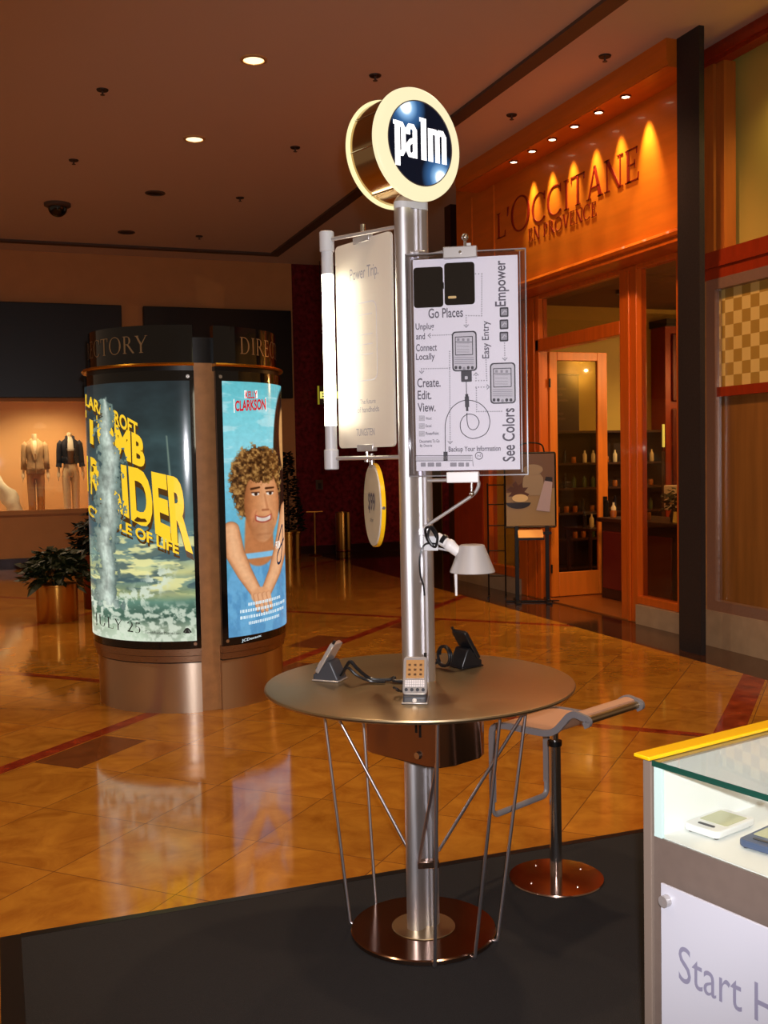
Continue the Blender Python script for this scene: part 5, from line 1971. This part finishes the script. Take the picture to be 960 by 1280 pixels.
# ---- frosted panel beside the lamp tube
fa = math.atan2(0.25, -0.20)
fp = on_stand(thing('frosted_panel', 'frosted hanging panel glowing beside the lamp tube, with faint grey print', 'panel', (-0.172, 0.135, 1.709), math.atan2(-0.25, 0.20)))
FW = 0.335
FH = 0.735
MB().prism(rrect(FW, FH, 0.018, cy=FH / 2), (0, 0, 0), (1, 0, 0), (0, 0, 1), (0, 1, 0), -0.005, 0.005).build('panel_sheet', 'frosted', fp, angle=30)
ft = MB()
F3 = lambda x, y: (x, -0.0058, y)
put(ft, fit(text2d('Power Trip.'), -0.075, 0.585, 0.095, 0.64), F3)
put(ft, fit(text2d('TUNGSTEN'), -0.055, 0.042, 0.055, 0.068), F3)
put(ft, fit(text2d('The future'), -0.03, 0.155, 0.065, 0.172), F3)
put(ft, fit(text2d('of handhelds'), -0.045, 0.125, 0.085, 0.145), F3)
ft.build('print', 'print_mid', fp, smooth=False)
gp = MB()
put(gp, stroke2d(rrect(0.135, 0.275, 0.028, cx=0.012, cy=0.375), 0.004, True), F3)
for z in (0.47, 0.40, 0.365, 0.33):
    put(gp, stroke2d([(-0.03, z), (0.055, z)], 0.003), F3)
gp.build('device_print', 'print_light', fp, smooth=False)
for (z0, z1, zz) in ((FH - 0.012, FH + 0.012, 1), (-0.014, 0.012, -1)):
    MB().b2(-0.048, 0.048, -0.011, 0.011, z0, z1).build('clamp', 'silver_plastic', fp, bevel=0.003)
    zc = FH if zz > 0 else 0
    hb = MB()
    hb.cyl((0, 0, zc + zz * 0.012), (0, 0, zc + zz * 0.048), 0.006, n=12)
    hb.cyl((0, 0, zc + zz * 0.028), (0, 0, zc + zz * 0.052), 0.010, n=14)
    hb.build('hanger', 'chrome', fp)

# ---- oval price disc hanging under the arm
pd_ = on_stand(thing('price_disc', 'round yellow-edged price disc hanging edge-on below the frosted panel', 'sign', (-0.155, 0.14, 1.502), R(-76)))
MB().lathe([(0.001, -0.004), (0.146, -0.004), (0.146, 0.004), (0.001, 0.004)], n=64, axis=(0, 1, 0)).build('disc', 'frosted', pd_)
MB().lathe([(0.143, 0.004), (0.150, 0.004), (0.1505, 0.0), (0.1505, 0.012), (0.150, 0.015), (0.001, 0.015)], n=64, axis=(0, 1, 0)).build('yellow_edge', 'yellow', pd_)
dt = MB()
put(dt, fit(text2d('$99', 0.02), -0.06, -0.03, 0.06, 0.045), lambda x, y: (x, -0.0052, y))
put(dt, fit(text2d('after'), -0.03, -0.06, 0.03, -0.045), lambda x, y: (x, -0.0052, y))
dt.build('print', 'print_grey', pd_, smooth=False)
MB().cyl((0, 0, 0.135), (0, 0, 0.185), 0.011, 0.008, n=14).build('hanger', 'chrome', pd_)
for s in (-1, 1):
    MB().cyl((s * 0.150, 0.006, -0.004), (s * 0.158, 0.006, -0.004), 0.006, n=10).build('clip', 'chrome', pd_)

# ---- white sheet in its clear holder
wa = R(-8)
ws = on_stand(thing('poster_holder', 'clear acrylic holder with a white printed sheet of handheld diagrams, hanging right of the pole', 'poster holder', (-0.02, -0.062, 1.605), wa))
HW, HH = 0.400, 0.742
ac = MB()
ac.b2(0, HW, -0.022, -0.018, 0, HH)
ac.b2(0, HW, 0.010, 0.014, 0, HH)
ac.b2(0, 0.004, -0.018, 0.010, 0, HH)
ac.b2(HW - 0.004, HW, -0.018, 0.010, 0, HH)
ac.b2(0.004, HW - 0.004, -0.018, 0.010, HH - 0.004, HH)
ac.b2(0.004, HW - 0.004, -0.018, 0.010, 0, 0.004)
ac.build('acrylic_cover', 'acrylic', ws, smooth=False)
PW, PH = 0.348, 0.705
PX0, PZ1 = 0.024, 0.724
sh = MB().b2(PX0, PX0 + PW, -0.004, -0.002, PZ1 - PH, PZ1).build('sheet', 'paper', ws, smooth=False)
edge = MB()
for (x0, x1, z0, z1) in ((0, 0.004, 0, HH), (HW - 0.004, HW, 0, HH), (0, HW, HH - 0.004, HH), (0, HW, 0, 0.004), (0.016, 0.019, 0.01, HH - 0.01), (HW - 0.022, HW - 0.019, 0.01, HH - 0.01)):
    edge.b2(x0, x1, -0.0225, -0.0215, z0, z1)
edge.build('polished_edge', 'acrylic_edge', ws, smooth=False)


def UV(px, py):
    u = (px - 517 - 0.018 * (py - 335)) / 126.0 * PW
    v = (py - 335 + (0.072 - 0.056 * (py - 335) / 255.0) * (px - 517)) / 257.0 * PH
    return PX0 + u, PZ1 - v


def sht(px, py, d=0.0):
    u, v = UV(px, py)
    return (u, -0.0046 - d, v)


prt, drk, mid, lgt, blk = MB(), MB(), MB(), MB(), MB()


def T(s, x0, y0, x1, y1, mb=prt, bold=0.014):
    (u0, va), (u1, vb) = UV(x0, y1), UV(x1, y0)
    um = UV(x0, y0)[0]
    put(mb, fit(text2d(s, bold), um, UV((x0 + x1) / 2, y1)[1], um + (u1 - um), UV((x0 + x1) / 2, y0)[1]), lambda x, y: (x, -0.0048, y))


def TV(s, x0, y0, x1, y1, mb=prt, bold=0.014):
    """vertical lettering reading upward"""
    vs, fs = fit(text2d(s, bold), 0, 0, 1, 1)
    uL, uR = UV(x0, (y0 + y1) / 2)[0], UV(x1, (y0 + y1) / 2)[0]
    zT, zB = UV((x0 + x1) / 2, y0)[1], UV((x0 + x1) / 2, y1)[1]
    mb.add([(uR + (uL - uR) * y, -0.0048, zB + (zT - zB) * x) for (x, y) in vs], fs)


def Lp(pts, w, mb=drk, closed=False, d=0.0):
    q = [UV(*p) for p in pts]
    put(mb, stroke2d(q, w, closed), lambda x, y: (x, -0.0049 - d, y))


def RR(x0, y0, x1, y1, r, mb, d=0.0):
    (u0, v0), (u1, v1) = UV(x0, (y0 + y1) / 2), UV(x1, (y0 + y1) / 2)
    z0, z1 = UV((x0 + x1) / 2, y1)[1], UV((x0 + x1) / 2, y0)[1]
    pts = rrect(u1 - u0, z1 - z0, r, 4, (u0 + u1) / 2, (z0 + z1) / 2)
    mb.add([(x, -0.0047 - d, y) for (x, y) in pts], [tuple(range(len(pts)))])


def dots(pts, mb=mid, arrow=True):
    q = [Vector(UV(*p)) for p in pts]
    for a, b in zip(q[:-1], q[1:]):
        L_ = (b - a).length
        n = max(2, int(L_ / 0.0074))
        for k in range(n + 1):
            c = a + (b - a) * (k / n)
            mb.add([(c.x + dx * 0.0019, -0.0048, c.y + dy * 0.0019) for dx, dy in ((-1, -1), (1, -1), (1, 1), (-1, 1))], [(0, 1, 2, 3)])
    if arrow:
        d = (q[-1] - q[-2]).normalized()
        nn = Vector((-d.y, d.x))
        e = q[-1]
        for s in (-1, 1):
            put(mb, stroke2d([tuple(e), tuple(e - d * 0.008 + nn * s * 0.008)], 0.003), lambda x, y: (x, -0.0049, y))


T('Go Places', 536, 392, 578, 404)
T('Unplug', 520.5, 411, 543, 421); T('and', 521, 423, 532, 431); T('Connect', 521, 436, 546.5, 445); T('Locally', 521, 447.5, 544, 458)
TV('Easy Entry', 601, 407, 612, 453); TV('Empower', 616, 333, 633, 389, bold=0.016); TV('See Colors', 626, 514, 641, 580, bold=0.016)
T('Create.', 522.5, 477.5, 551, 489); T('Edit.', 523, 493, 540, 504); T('View.', 523, 508, 545, 519)
T('Backup Your Information', 561, 561, 624, 569.5)
T('Word', 533, 525.5, 540, 529); T('Excel', 533, 534.5, 540, 538); T('PowerPoint', 533, 543.5, 549, 547.5)
T('Documents To Go', 525.5, 553, 550, 557); T('By Dataviz', 526, 559, 541, 563)
for y in (524, 533.5, 543):
    RR(525, y, 531.5, y + 6, 0.001, lgt); Lp([(525, y), (531.5, y), (531.5, y + 6), (525, y + 6)], 0.0012, mid, True)
    Lp([(526.5, y + 3), (528, y + 4), (530, y + 2)], 0.0014, mid)
for y in (390, 405, 420):
    RR(622, y, 632.5, y + 12, 0.004, drk); RR(623.6, y + 2, 631, y + 10, 0.002, mid, 0.0002); Lp([(625, y + 8), (628, y + 4), (630, y + 6)], 0.003, lgt, d=0.0004)
# two black cases
for (x0, y0, x1, y1) in ((518, 343, 554, 392), (555.5, 336.5, 592, 388)):
    RR(x0, y0, x1, y1, 0.011, blk)
RR(552, 361, 555, 369, 0.001, blk)
lg = MB(); RR(560, 377.5, 570, 380.5, 0.003, lg, 0.0003)
lg.build('case_emblem', 'logo_gold', sh, smooth=False)


def device(x0, y0, x1, y1):
    h, w = y1 - y0, x1 - x0
    RR(x0, y0, x1, y1, 0.012, drk); RR(x0 + 1.6, y0 + 1.6, x1 - 1.6, y1 - 1.6, 0.010, lgt, 0.0002)
    RR(x0 + w * .12, y0 + h * .13, x1 - w * .16, y0 + h * .60, 0.002, drk, 0.0004); RR(x0 + w * .15, y0 + h * .15, x1 - w * .19, y0 + h * .58, 0.001, prt if False else lgt, 0.0006)
    for q in (0.30, 0.38, 0.46, 0.52):
        Lp([(x0 + w * .2, y0 + h * q), (x1 - w * .3, y0 + h * q)], 0.0016, mid, d=0.0007)
    Lp([(x0 + w * .12, y0 + h * .27), (x1 - w * .16, y0 + h * .27)], 0.002, drk, d=0.0007)
    for q in (0.66, 0.71, 0.76, 0.81):
        Lp([(x0 + w * .1, y0 + h * q), (x1 - w * .12, y0 + h * q)], 0.0022, mid, d=0.0005)
    for k in range(5):
        cx_, cy_ = x0 + w * (.16 + .165 * k), y0 + h * (.91 + (.02 if k == 2 else 0))
        RR(cx_ - 1.7, cy_ - 2.0, cx_ + 1.7, cy_ + 2.0, 0.004, drk if k != 2 else mid, 0.0005)
    for k in range(3):
        RR(x0 + w * (.2 + .2 * k), y0 + h * .18, x0 + w * (.3 + .2 * k), y0 + h * .245, 0.001, mid, 0.0008)


device(565, 420, 595, 469)
device(611, 458, 641.5, 508.5)
RR(576, 468, 589, 482, 0.003, drk); RR(580.5, 475, 584, 479, 0.002, lgt, 0.0004)
cab_ = [(582.3, 482), (582.6, 490), (583, 498), (583.2, 517), (583.8, 524)]
sp_ = [(x, y, 0) for (x, y) in [(557.3, 570), (556.9, 551), (557.5, 531), (563.5, 516), (573, 507.5), (584, 504.5), (597, 507.5), (607, 517), (611, 531), (607, 544.5), (597, 550.5), (587, 551.2), (577.5, 544.5), (575.2, 534), (579, 525), (586, 521.6), (594, 524), (598, 531.5), (595, 539), (590, 540.8), (585.5, 538), (583.5, 530), (583.3, 520)]]
Lp([(582.3, 481), (582.8, 500)], 0.0026)
Lp([tuple(p)[:2] for p in smooth_path(sp_, 6)], 0.0026)
Lp([(582.8, 497), (583.2, 501)], 0.010); Lp([(583.0, 500), (583.5, 513)], 0.014); Lp([(583.4, 512), (583.6, 518)], 0.008)
RR(554.8, 568, 560, 579, 0.001, drk)
Lp([(520, 573), (590, 572.5), (591, 586)], 0.0018); Lp([(520, 579.5), (590, 579)], 0.0018)
RR(521, 573.5, 589, 578.5, 0.001, lgt)
for (x0, x1) in ((527, 533), (535.5, 543.5), (545.5, 552), (563, 571), (573, 580), (582, 586)):
    RR(x0, 581.5, x1, 586.5, 0.0015, mid)
Lp([(598 + 4.4 * math.cos(R(a)), 573 + 4.4 * math.sin(R(a))) for a in range(0, 360, 20)], 0.0026, prt, True)
Lp([(596.5, 575), (596, 572), (600, 574), (599.5, 571)], 0.002, prt)
dots([(593, 350), (600.5, 350), (600.5, 401), (582, 401), (582, 415)]); dots([(564, 424.5), (536, 426)]); dots([(562, 445), (563, 558)]); dots([(562, 465.5), (528, 466.5), (528, 472)])
dots([(606, 455), (607, 480), (594, 480.5), (594, 471)]); dots([(628, 434), (628.5, 455)]); dots([(594, 488.5), (610, 488)]); dots([(594.5, 490), (595, 518.5), (625, 518)], arrow=False)
prt.build('lettering', 'print_grey', sh, smooth=False)
drk.build('dark_print', 'print_dark', sh, smooth=False)
mid.build('dotted_print', 'print_mid', sh, smooth=False)
lgt.build('pale_print', 'print_light', sh, smooth=False)
blk.build('case_picture', 'print_black', sh, smooth=False)
# the pale and mid print lies over the dark
MB().b2(0.128, 0.240, -0.027, 0.016, HH - 0.022, HH + 0.016).build('top_clamp', 'silver_plastic', ws, bevel=0.003)
MB().b2(0.128, 0.235, -0.027, 0.016, -0.022, 0.014).build('bottom_clamp', 'white_plastic', ws, bevel=0.003)
hb = MB()
hb.cyl((0.20, -0.004, HH + 0.012), (0.20, -0.004, HH + 0.042), 0.005, n=12)
hb.sphere((0.20, -0.004, HH + 0.048), 0.0125, 16, 10)
hb.build('top_knob', 'chrome', ws)
hb = MB()
hb.cyl((0.21, -0.004, -0.022), (0.21, -0.004, -0.058), 0.004, n=12)
hb.sphere((0.21, -0.004, -0.060), 0.009, 14, 8)
hb.build('bottom_screw', 'chrome', ws)
MB().cyl((0.185, -0.027, HH - 0.004), (0.185, -0.030, HH - 0.004), 0.005, n=12).build('clamp_screw', 'chrome', ws)

# ---- clamped task lamp
tl_ = on_stand(thing('task_lamp', 'small grey cone-shaded task lamp clamped to the pole', 'lamp', (0.188, -0.05, 1.276)))
MB().lathe([(0.0765, 0.0), (0.0775, 0.002), (0.042, 0.0925), (0.038, 0.094), (0.001, 0.094), (0.001, 0.091), (0.038, 0.091), (0.0745, 0.002), (0.0765, 0.0)], n=48).build('lamp_shade', 'lamp_shade_grey', tl_)
MB().lathe([(0.001, 0.02), (0.018, 0.028), (0.024, 0.045), (0.015, 0.07), (0.012, 0.09)], n=24).build('bulb', 'white_plastic', tl_)
jn = MB()
jn.cyl((-0.118, 0.035, 0.118), (-0.075, 0.012, 0.092), 0.0185, n=20)
jn.cyl((-0.075, 0.012, 0.092), (-0.045, 0.0, 0.066), 0.0205, 0.017, n=20)
jn.sphere((-0.075, 0.012, 0.092), 0.022, 16, 10)
jn.build('arm_joint', 'white_plastic', tl_)
MB().cyl((-0.100, 0.026, 0.112), (-0.088, 0.02, 0.105), 0.0205, n=20).build('joint_collar', 'black_plastic', tl_)
cb = MB()
cb.tube([(-0.14, 0.04, 0.085), (-0.09, 0.025, 0.075), (-0.06, 0.01, 0.07)], 0.004, n=8)
cb.box((-0.140, 0.03, 0.10), (0.05, 0.06, 0.05))
cb.build('clamp', 'grey_plastic', tl_, bevel=0.004)
MB().cyl((-0.058, -0.03, 0.012), (-0.057, -0.03, -0.076), 0.0058, 0.004, n=12).build('handle_rod', 'white_plastic', tl_)
ck_ = MB()
ck_.tube(smooth_path([(-0.12, 0.0, 0.12), (-0.14, -0.02, 0.155), (-0.158, -0.01, 0.15), (-0.15, 0.0, 0.11), (-0.125, -0.015, 0.09), (-0.118, -0.02, 0.13), (-0.138, -0.025, 0.16), (-0.15, -0.02, 0.125), (-0.135, -0.02, 0.095)], 6), 0.0045, n=8)
ck_.tube(smooth_path([(-0.125, -0.01, 0.10), (-0.16, -0.03, 0.10), (-0.178, -0.035, 0.06), (-0.178, -0.03, 0.0), (-0.168, -0.025, -0.04), (-0.165, -0.02, -0.075)], 8), 0.0032, n=8)
ck_.build('cable', 'black_plastic', tl_)

# ---- handhelds in cradles on the table
TZ = 0.8915


def station(loc, rz, clabel, hlabel, cable, s=1.0, dark=False, group=True):
    c = on_stand(thing('cradle', clabel, 'cradle', loc, rz, 'charging cradles on the table'))
    b = MB()
    prof_ = [(-0.052, 0.0), (0.045, 0.0), (0.045, 0.012), (0.018, 0.070), (0.004, 0.074), (-0.030, 0.032), (-0.052, 0.024)]
    b.prism([(y, z) for (y, z) in prof_], (0, 0, 0), (0, 1, 0), (0, 0, 1), (1, 0, 0), -0.037, 0.037)
    b.build('base', 'black_plastic' if dark else 'dark_grey_plastic', c, bevel=0.006, seg=3)
    MB().b2(-0.042, 0.042, -0.055, 0.048, 0.0, 0.006).build('foot_plate', 'silver_plastic' if not dark else 'black_plastic', c, bevel=0.003)
    MB().cyl((0, -0.0525, 0.013), (0, -0.056, 0.013), 0.007, n=16).build('sync_button', 'silver_plastic', c)
    cm = MB()
    for (pts, r) in cable:
        cm.tube(smooth_path(pts, 8), r, n=8)
    cm.build('cable', 'black_plastic', c)
    # handheld leaning back in it
    h = on_stand(thing('handheld', hlabel, 'handheld computer', loc, rz, 'handhelds in the cradles'))
    tilt = R(32)
    M_ = Matrix.Rotation(-tilt, 3, 'X')
    org = Vector((0, -0.040, 0.026))

    def hb_(c3, s3):
        return MB().box(tuple(org + M_ @ Vector(c3)), s3, mtx=M_)
    w, hh = 0.078, 0.128
    bd = MB()
    pts = rrect(w, hh, 0.012, 5, 0, hh / 2)
    e1, e2, e3 = M_ @ Vector((1, 0, 0)), M_ @ Vector((0, 0, 1)), M_ @ Vector((0, 1, 0))
    bd.prism(pts, org, e1, e2, e3, -0.008, 0.008)
    bo_ = bd.build('body', 'black_plastic' if dark else 'silver_plastic', h, bevel=0.003)
    hb_((0, -0.0085, 0.084), (0.058, 0.002, 0.062)).build('screen', 'lcd', h)
    kk = MB()
    for r_ in range(3):
        for q in range(9):
            kk.box(tuple(org + M_ @ Vector((-0.028 + q * 0.007, -0.009, 0.044 - r_ * 0.008))), (0.005, 0.003, 0.006), mtx=M_)
    kk.build('keyboard', 'key_white', h)
    bt = MB()
    for q in range(4):
        bt.cyl(tuple(org + M_ @ Vector((-0.027 + q * 0.018, -0.008, 0.015))), tuple(org + M_ @ Vector((-0.027 + q * 0.018, -0.011, 0.015))), 0.0055, n=14)
    bt.build('button', 'dark_grey_plastic', h)
    a0_, a1_ = org + M_ @ Vector((0.031, 0, hh)), org + M_ @ Vector((0.031, 0, hh + 0.014))
    MB().cyl(tuple(a0_), tuple(a1_), 0.005, n=12).build('antenna', 'black_plastic', h)
    ic = MB()
    for q in range(3):
        for r_ in range(3):
            ic.box(tuple(org + M_ @ Vector((-0.018 + q * 0.018, -0.0098, 0.066 + r_ * 0.016))), (0.008, 0.0008, 0.007), mtx=M_)
    ic.build('screen_icon', 'steel_dull', h)
    return c


station((-0.312, 0.045, TZ), R(-112), 'grey cradle with its cord trailing right, at the left of the round table', 'silver handheld in profile in the left cradle on the round table',
        [([(0.0, 0.045, 0.02), (0.02, 0.075, 0.06), (0.03, 0.095, 0.075), (0.02, 0.115, 0.05), (-0.01, 0.15, 0.012), (-0.03, 0.21, 0.008), (-0.035, 0.23, 0.016), (-0.02, 0.235, 0.008), (-0.03, 0.28, 0.006)], 0.0065),
         ([(0.01, 0.045, 0.02), (0.03, 0.07, 0.045), (0.04, 0.09, 0.055), (0.035, 0.12, 0.03), (0.01, 0.16, 0.008), (0.0, 0.21, 0.007)], 0.005)])
station((-0.012, -0.285, TZ), R(-4), 'black cradle at the front edge of the round table', 'handheld with lit screen facing forward at the front of the round table',
        [([(-0.03, 0.04, 0.02), (-0.06, 0.07, 0.015), (-0.075, 0.05, 0.03), (-0.062, 0.03, 0.03), (-0.05, 0.06, 0.015), (-0.045, 0.10, 0.03), (-0.03, 0.12, 0.045)], 0.004)], dark=False)
station((0.172, 0.25, TZ), R(128), 'black cradle seen from behind with a coiled cord, right of the pole', 'black handheld seen from behind in the right cradle',
        [([(0.02 + 0.036 * math.cos(R(a)), 0.075 + 0.0015 * a / 60, 0.046 + 0.036 * math.sin(R(a))) for a in range(0, 720, 24)], 0.0052),
         ([(0.05, 0.09, 0.02), (0.075, 0.10, 0.008), (0.11, 0.09, 0.006)], 0.005)], dark=True)

# ================================================================== STOOL
sa = math.atan2(2.02, 3.54)
so_ = thing('bar_stool', 'backless bar stool with beige seat, steel loop footrest and round base plate', 'stool', (2.02, 3.54, 0.008), -sa)
FD = Vector((-0.80, 0.60, 0))
WD = Vector((0.60, 0.80, 0))


def SP(s, w, z):
    p = FD * s + WD * w
    return Vector((p.x, p.y, z))


MB().lathe([(0.001, 0.0), (0.181, 0.0), (0.186, 0.003), (0.184, 0.008), (0.12, 0.012), (0.001, 0.014)], n=72).build('base_plate', 'steel_plate', so_)
bl = MB()
for a in (40, 130, 220, 310):
    bl.cyl((0.125 * math.cos(R(a)), 0.125 * math.sin(R(a)), 0.010), (0.125 * math.cos(R(a)), 0.125 * math.sin(R(a)), 0.0145), 0.005, n=10)
bl.build('base_bolt', 'chrome', so_)
MB().cyl((0, 0, 0.012), (0, 0, 0.545), 0.0235, n=32).build('column', 'chrome', so_)
MB().lathe([(0.0235, 0.53), (0.0275, 0.533), (0.0275, 0.552), (0.001, 0.552)], n=28).build('collar', 'black_metal', so_)
MB().lathe([(0.014, 0.552), (0.014, 0.605), (0.06, 0.612), (0.06, 0.620), (0.001, 0.620)], n=28).build('gas_lift', 'chrome', so_)
prof_s = [(0.150, 0.618), (0.11, 0.625), (0.05, 0.627), (-0.02, 0.628), (-0.09, 0.632), (-0.135, 0.650), (-0.17, 0.685), (-0.195, 0.712), (-0.222, 0.724), (-0.255, 0.718)]
ps = [tuple(p)[:2] for p in smooth_path([(a, b, 0) for (a, b) in prof_s], 6)]
HWd = 0.165
seat = MB()
n_ = len(ps)
vs = []
for (s, z) in ps:
    for w in (-HWd, HWd):
        for dz in (0.006, -0.006):
            vs.append(SP(s, w, z + dz))
fs = []
for i in range(n_ - 1):
    a, b = i * 4, (i + 1) * 4
    fs += [(a, a + 2, b + 2, b), (a + 1, b + 1, b + 3, a + 3), (a, b, b + 1, a + 1), (a + 2, a + 3, b + 3, b + 2)]
fs += [(0, 1, 3, 2), ((n_ - 1) * 4, (n_ - 1) * 4 + 2, (n_ - 1) * 4 + 3, (n_ - 1) * 4 + 1)]
seat.add(vs, fs)
seat.build('seat', 'leather_beige', so_)
rails = [SP(s, 0, z) for (s, z) in ps]
full = [(s, z) for (s, z) in ps][::-1]
side_path = [(-0.262, 0.690), (-0.280, 0.700), (-0.276, 0.714)] + full[1:] + [(0.166, 0.606), (0.174, 0.575), (0.174, 0.45), (0.174, 0.31)]
for sgn in (-1, 1):
    MB().band([SP(s, sgn * (HWd + 0.008), z) for (s, z) in [tuple(p)[:2] for p in smooth_path([(a, b, 0) for (a, b) in side_path], 3)]], 0.014, 0.024, WD).build('side_rail', 'rail_steel', so_)
MB().tube(fillet([SP(0.174, -HWd - 0.008, 0.32), SP(0.174, -HWd - 0.008, 0.255), SP(0.174, HWd + 0.008, 0.255), SP(0.174, HWd + 0.008, 0.32)], 0.05, 8), 0.0075, n=12, rr=0.012).build('footrest', 'rail_steel', so_)
MB().tube([SP(-0.262, -HWd - 0.014, 0.704), SP(-0.262, HWd + 0.014, 0.704)], 0.015, n=20).build('back_roll', 'steel_top', so_)

# ================================================================== SHOWCASE COUNTER
ctr = thing('showcase_counter', 'grey-brown showcase counter with glass top, white front sign and yellow edge strip', 'counter', (1.341, 1.922, 0.008), R(13))
CD, CL, Z0, Z1 = 0.80, 1.55, 0.822, 0.988
MB().b2(0.004, CD, -CL, 0.0, 0.0, Z0 - 0.002).build('cabinet', 'laminate', ctr, smooth=False)
MB().b2(-0.004, CD, 0.0, 0.024, 0.0, Z1).build('end_board', 'laminate_edge', ctr, smooth=False, bevel=0.002)
ins = MB()
ins.b2(0.010, CD - 0.02, -CL, -0.012, Z0 - 0.002, Z0)
ins.b2(0.010, CD - 0.02, -0.012, -0.002, Z0, Z1 - 0.006)
ins.b2(CD - 0.03, CD - 0.02, -CL, -0.012, Z0, Z1 - 0.006)
ins.build('display_floor', 'white_inside', ctr, smooth=False)
MB().b2(0.0, CD, -CL, -0.0, Z1 + 0.0035, Z1 + 0.004).build('glass_top', 'pane_case', ctr, smooth=False)
MB().b2(-0.0015, 0.0, -CL, 0.0, Z1 - 0.009, Z1 + 0.004).build('glass_top_edge', 'glass_edge', ctr, smooth=False)
MB().b2(0.002, 0.008, -CL, -0.004, Z0, Z1 - 0.005).build('front_glass', 'pane_case', ctr, smooth=False)
MB().b2(0.001, 0.009, -0.026, -0.004, Z0, Z1 - 0.005).build('glass_edge', 'glass_edge_pale', ctr, smooth=False)
MB().b2(-0.014, CD + 0.01, -0.004, 0.042, Z1 + 0.0045, Z1 + 0.013).build('edge_strip', 'yellow', ctr, bevel=0.002)
pnl = MB().b2(-0.020, -0.014, -1.30, -0.040, 0.06, 0.733).build('sign_panel', 'acrylic_white', ctr, bevel=0.0015)
MB().cyl((0.004, -0.058, 0.700), (-0.034, -0.058, 0.700), 0.0135, 0.0125, n=24).build('standoff', 'silver_plastic', ctr)
pt_ = MB()
put(pt_, fit(text2d('Start Here', 0.0), -0.0, 0.0, 0.36, 0.080), lambda x, y: (-0.0208, -0.090 - x, 0.535 + y))
pt_.build('lettering', 'letter_lilac', pnl, smooth=False)
MB().b2(CD - 0.045, CD - 0.032, -CL + 0.05, -0.05, Z1 - 0.022, Z1 - 0.010).build('added_glow_strip', 'case_glow', ctr, smooth=False)  # glowing strip added to brighten the white case interior


def in_case(o):
    o.location = ctr.location + Matrix.Rotation(R(13), 3, 'Z') @ Vector(o.location)
    o.rotation_euler.z += R(13)
    return o


def flat_pda(loc, rz, label, body, w=0.092, l=0.148, th=0.016, scr='lcd_green'):
    h = in_case(thing('handheld', label, 'handheld computer', loc, rz, 'handhelds in the showcase'))
    MB().prism(rrect(l, w, 0.014, 6), (0, 0, 0.004), (1, 0, 0), (0, 1, 0), (0, 0, 1), 0, th).build('body', body, h, bevel=0.004, seg=3)
    MB().prism(rrect(l * 0.55, w * 0.76, 0.003), (l * 0.10, 0, 0.004), (1, 0, 0), (0, 1, 0), (0, 0, 1), th, th + 0.0008).build('screen', scr, h)
    MB().prism(rrect(l * 0.06, w * 0.46, 0.004), (-l * 0.33, 0, 0.004), (1, 0, 0), (0, 1, 0), (0, 0, 1), th, th + 0.0015).build('button', 'dark_grey_plastic', h)
    f_ = MB()
    for sx in (-1, 1):
        for sy in (-1, 1):
            f_.cyl((sx * l * 0.4, sy * w * 0.35, 0), (sx * l * 0.4, sy * w * 0.35, 0.006), 0.006, n=10)
    f_.build('rubber_foot', 'black_plastic', h)
    return h


flat_pda((0.152, -0.060, Z0), R(4), 'white flat handheld lying in the glass showcase near its corner', 'white_plastic')
flat_pda((0.165, -0.190, Z0), R(6), 'blue handheld with pale screen lying in the glass showcase', 'blue_plastic', l=0.14, w=0.085)
flat_pda((0.47, -0.070, Z0), R(20), 'black handheld at the back of the glass showcase', 'black_plastic', scr='dark_grey_plastic')
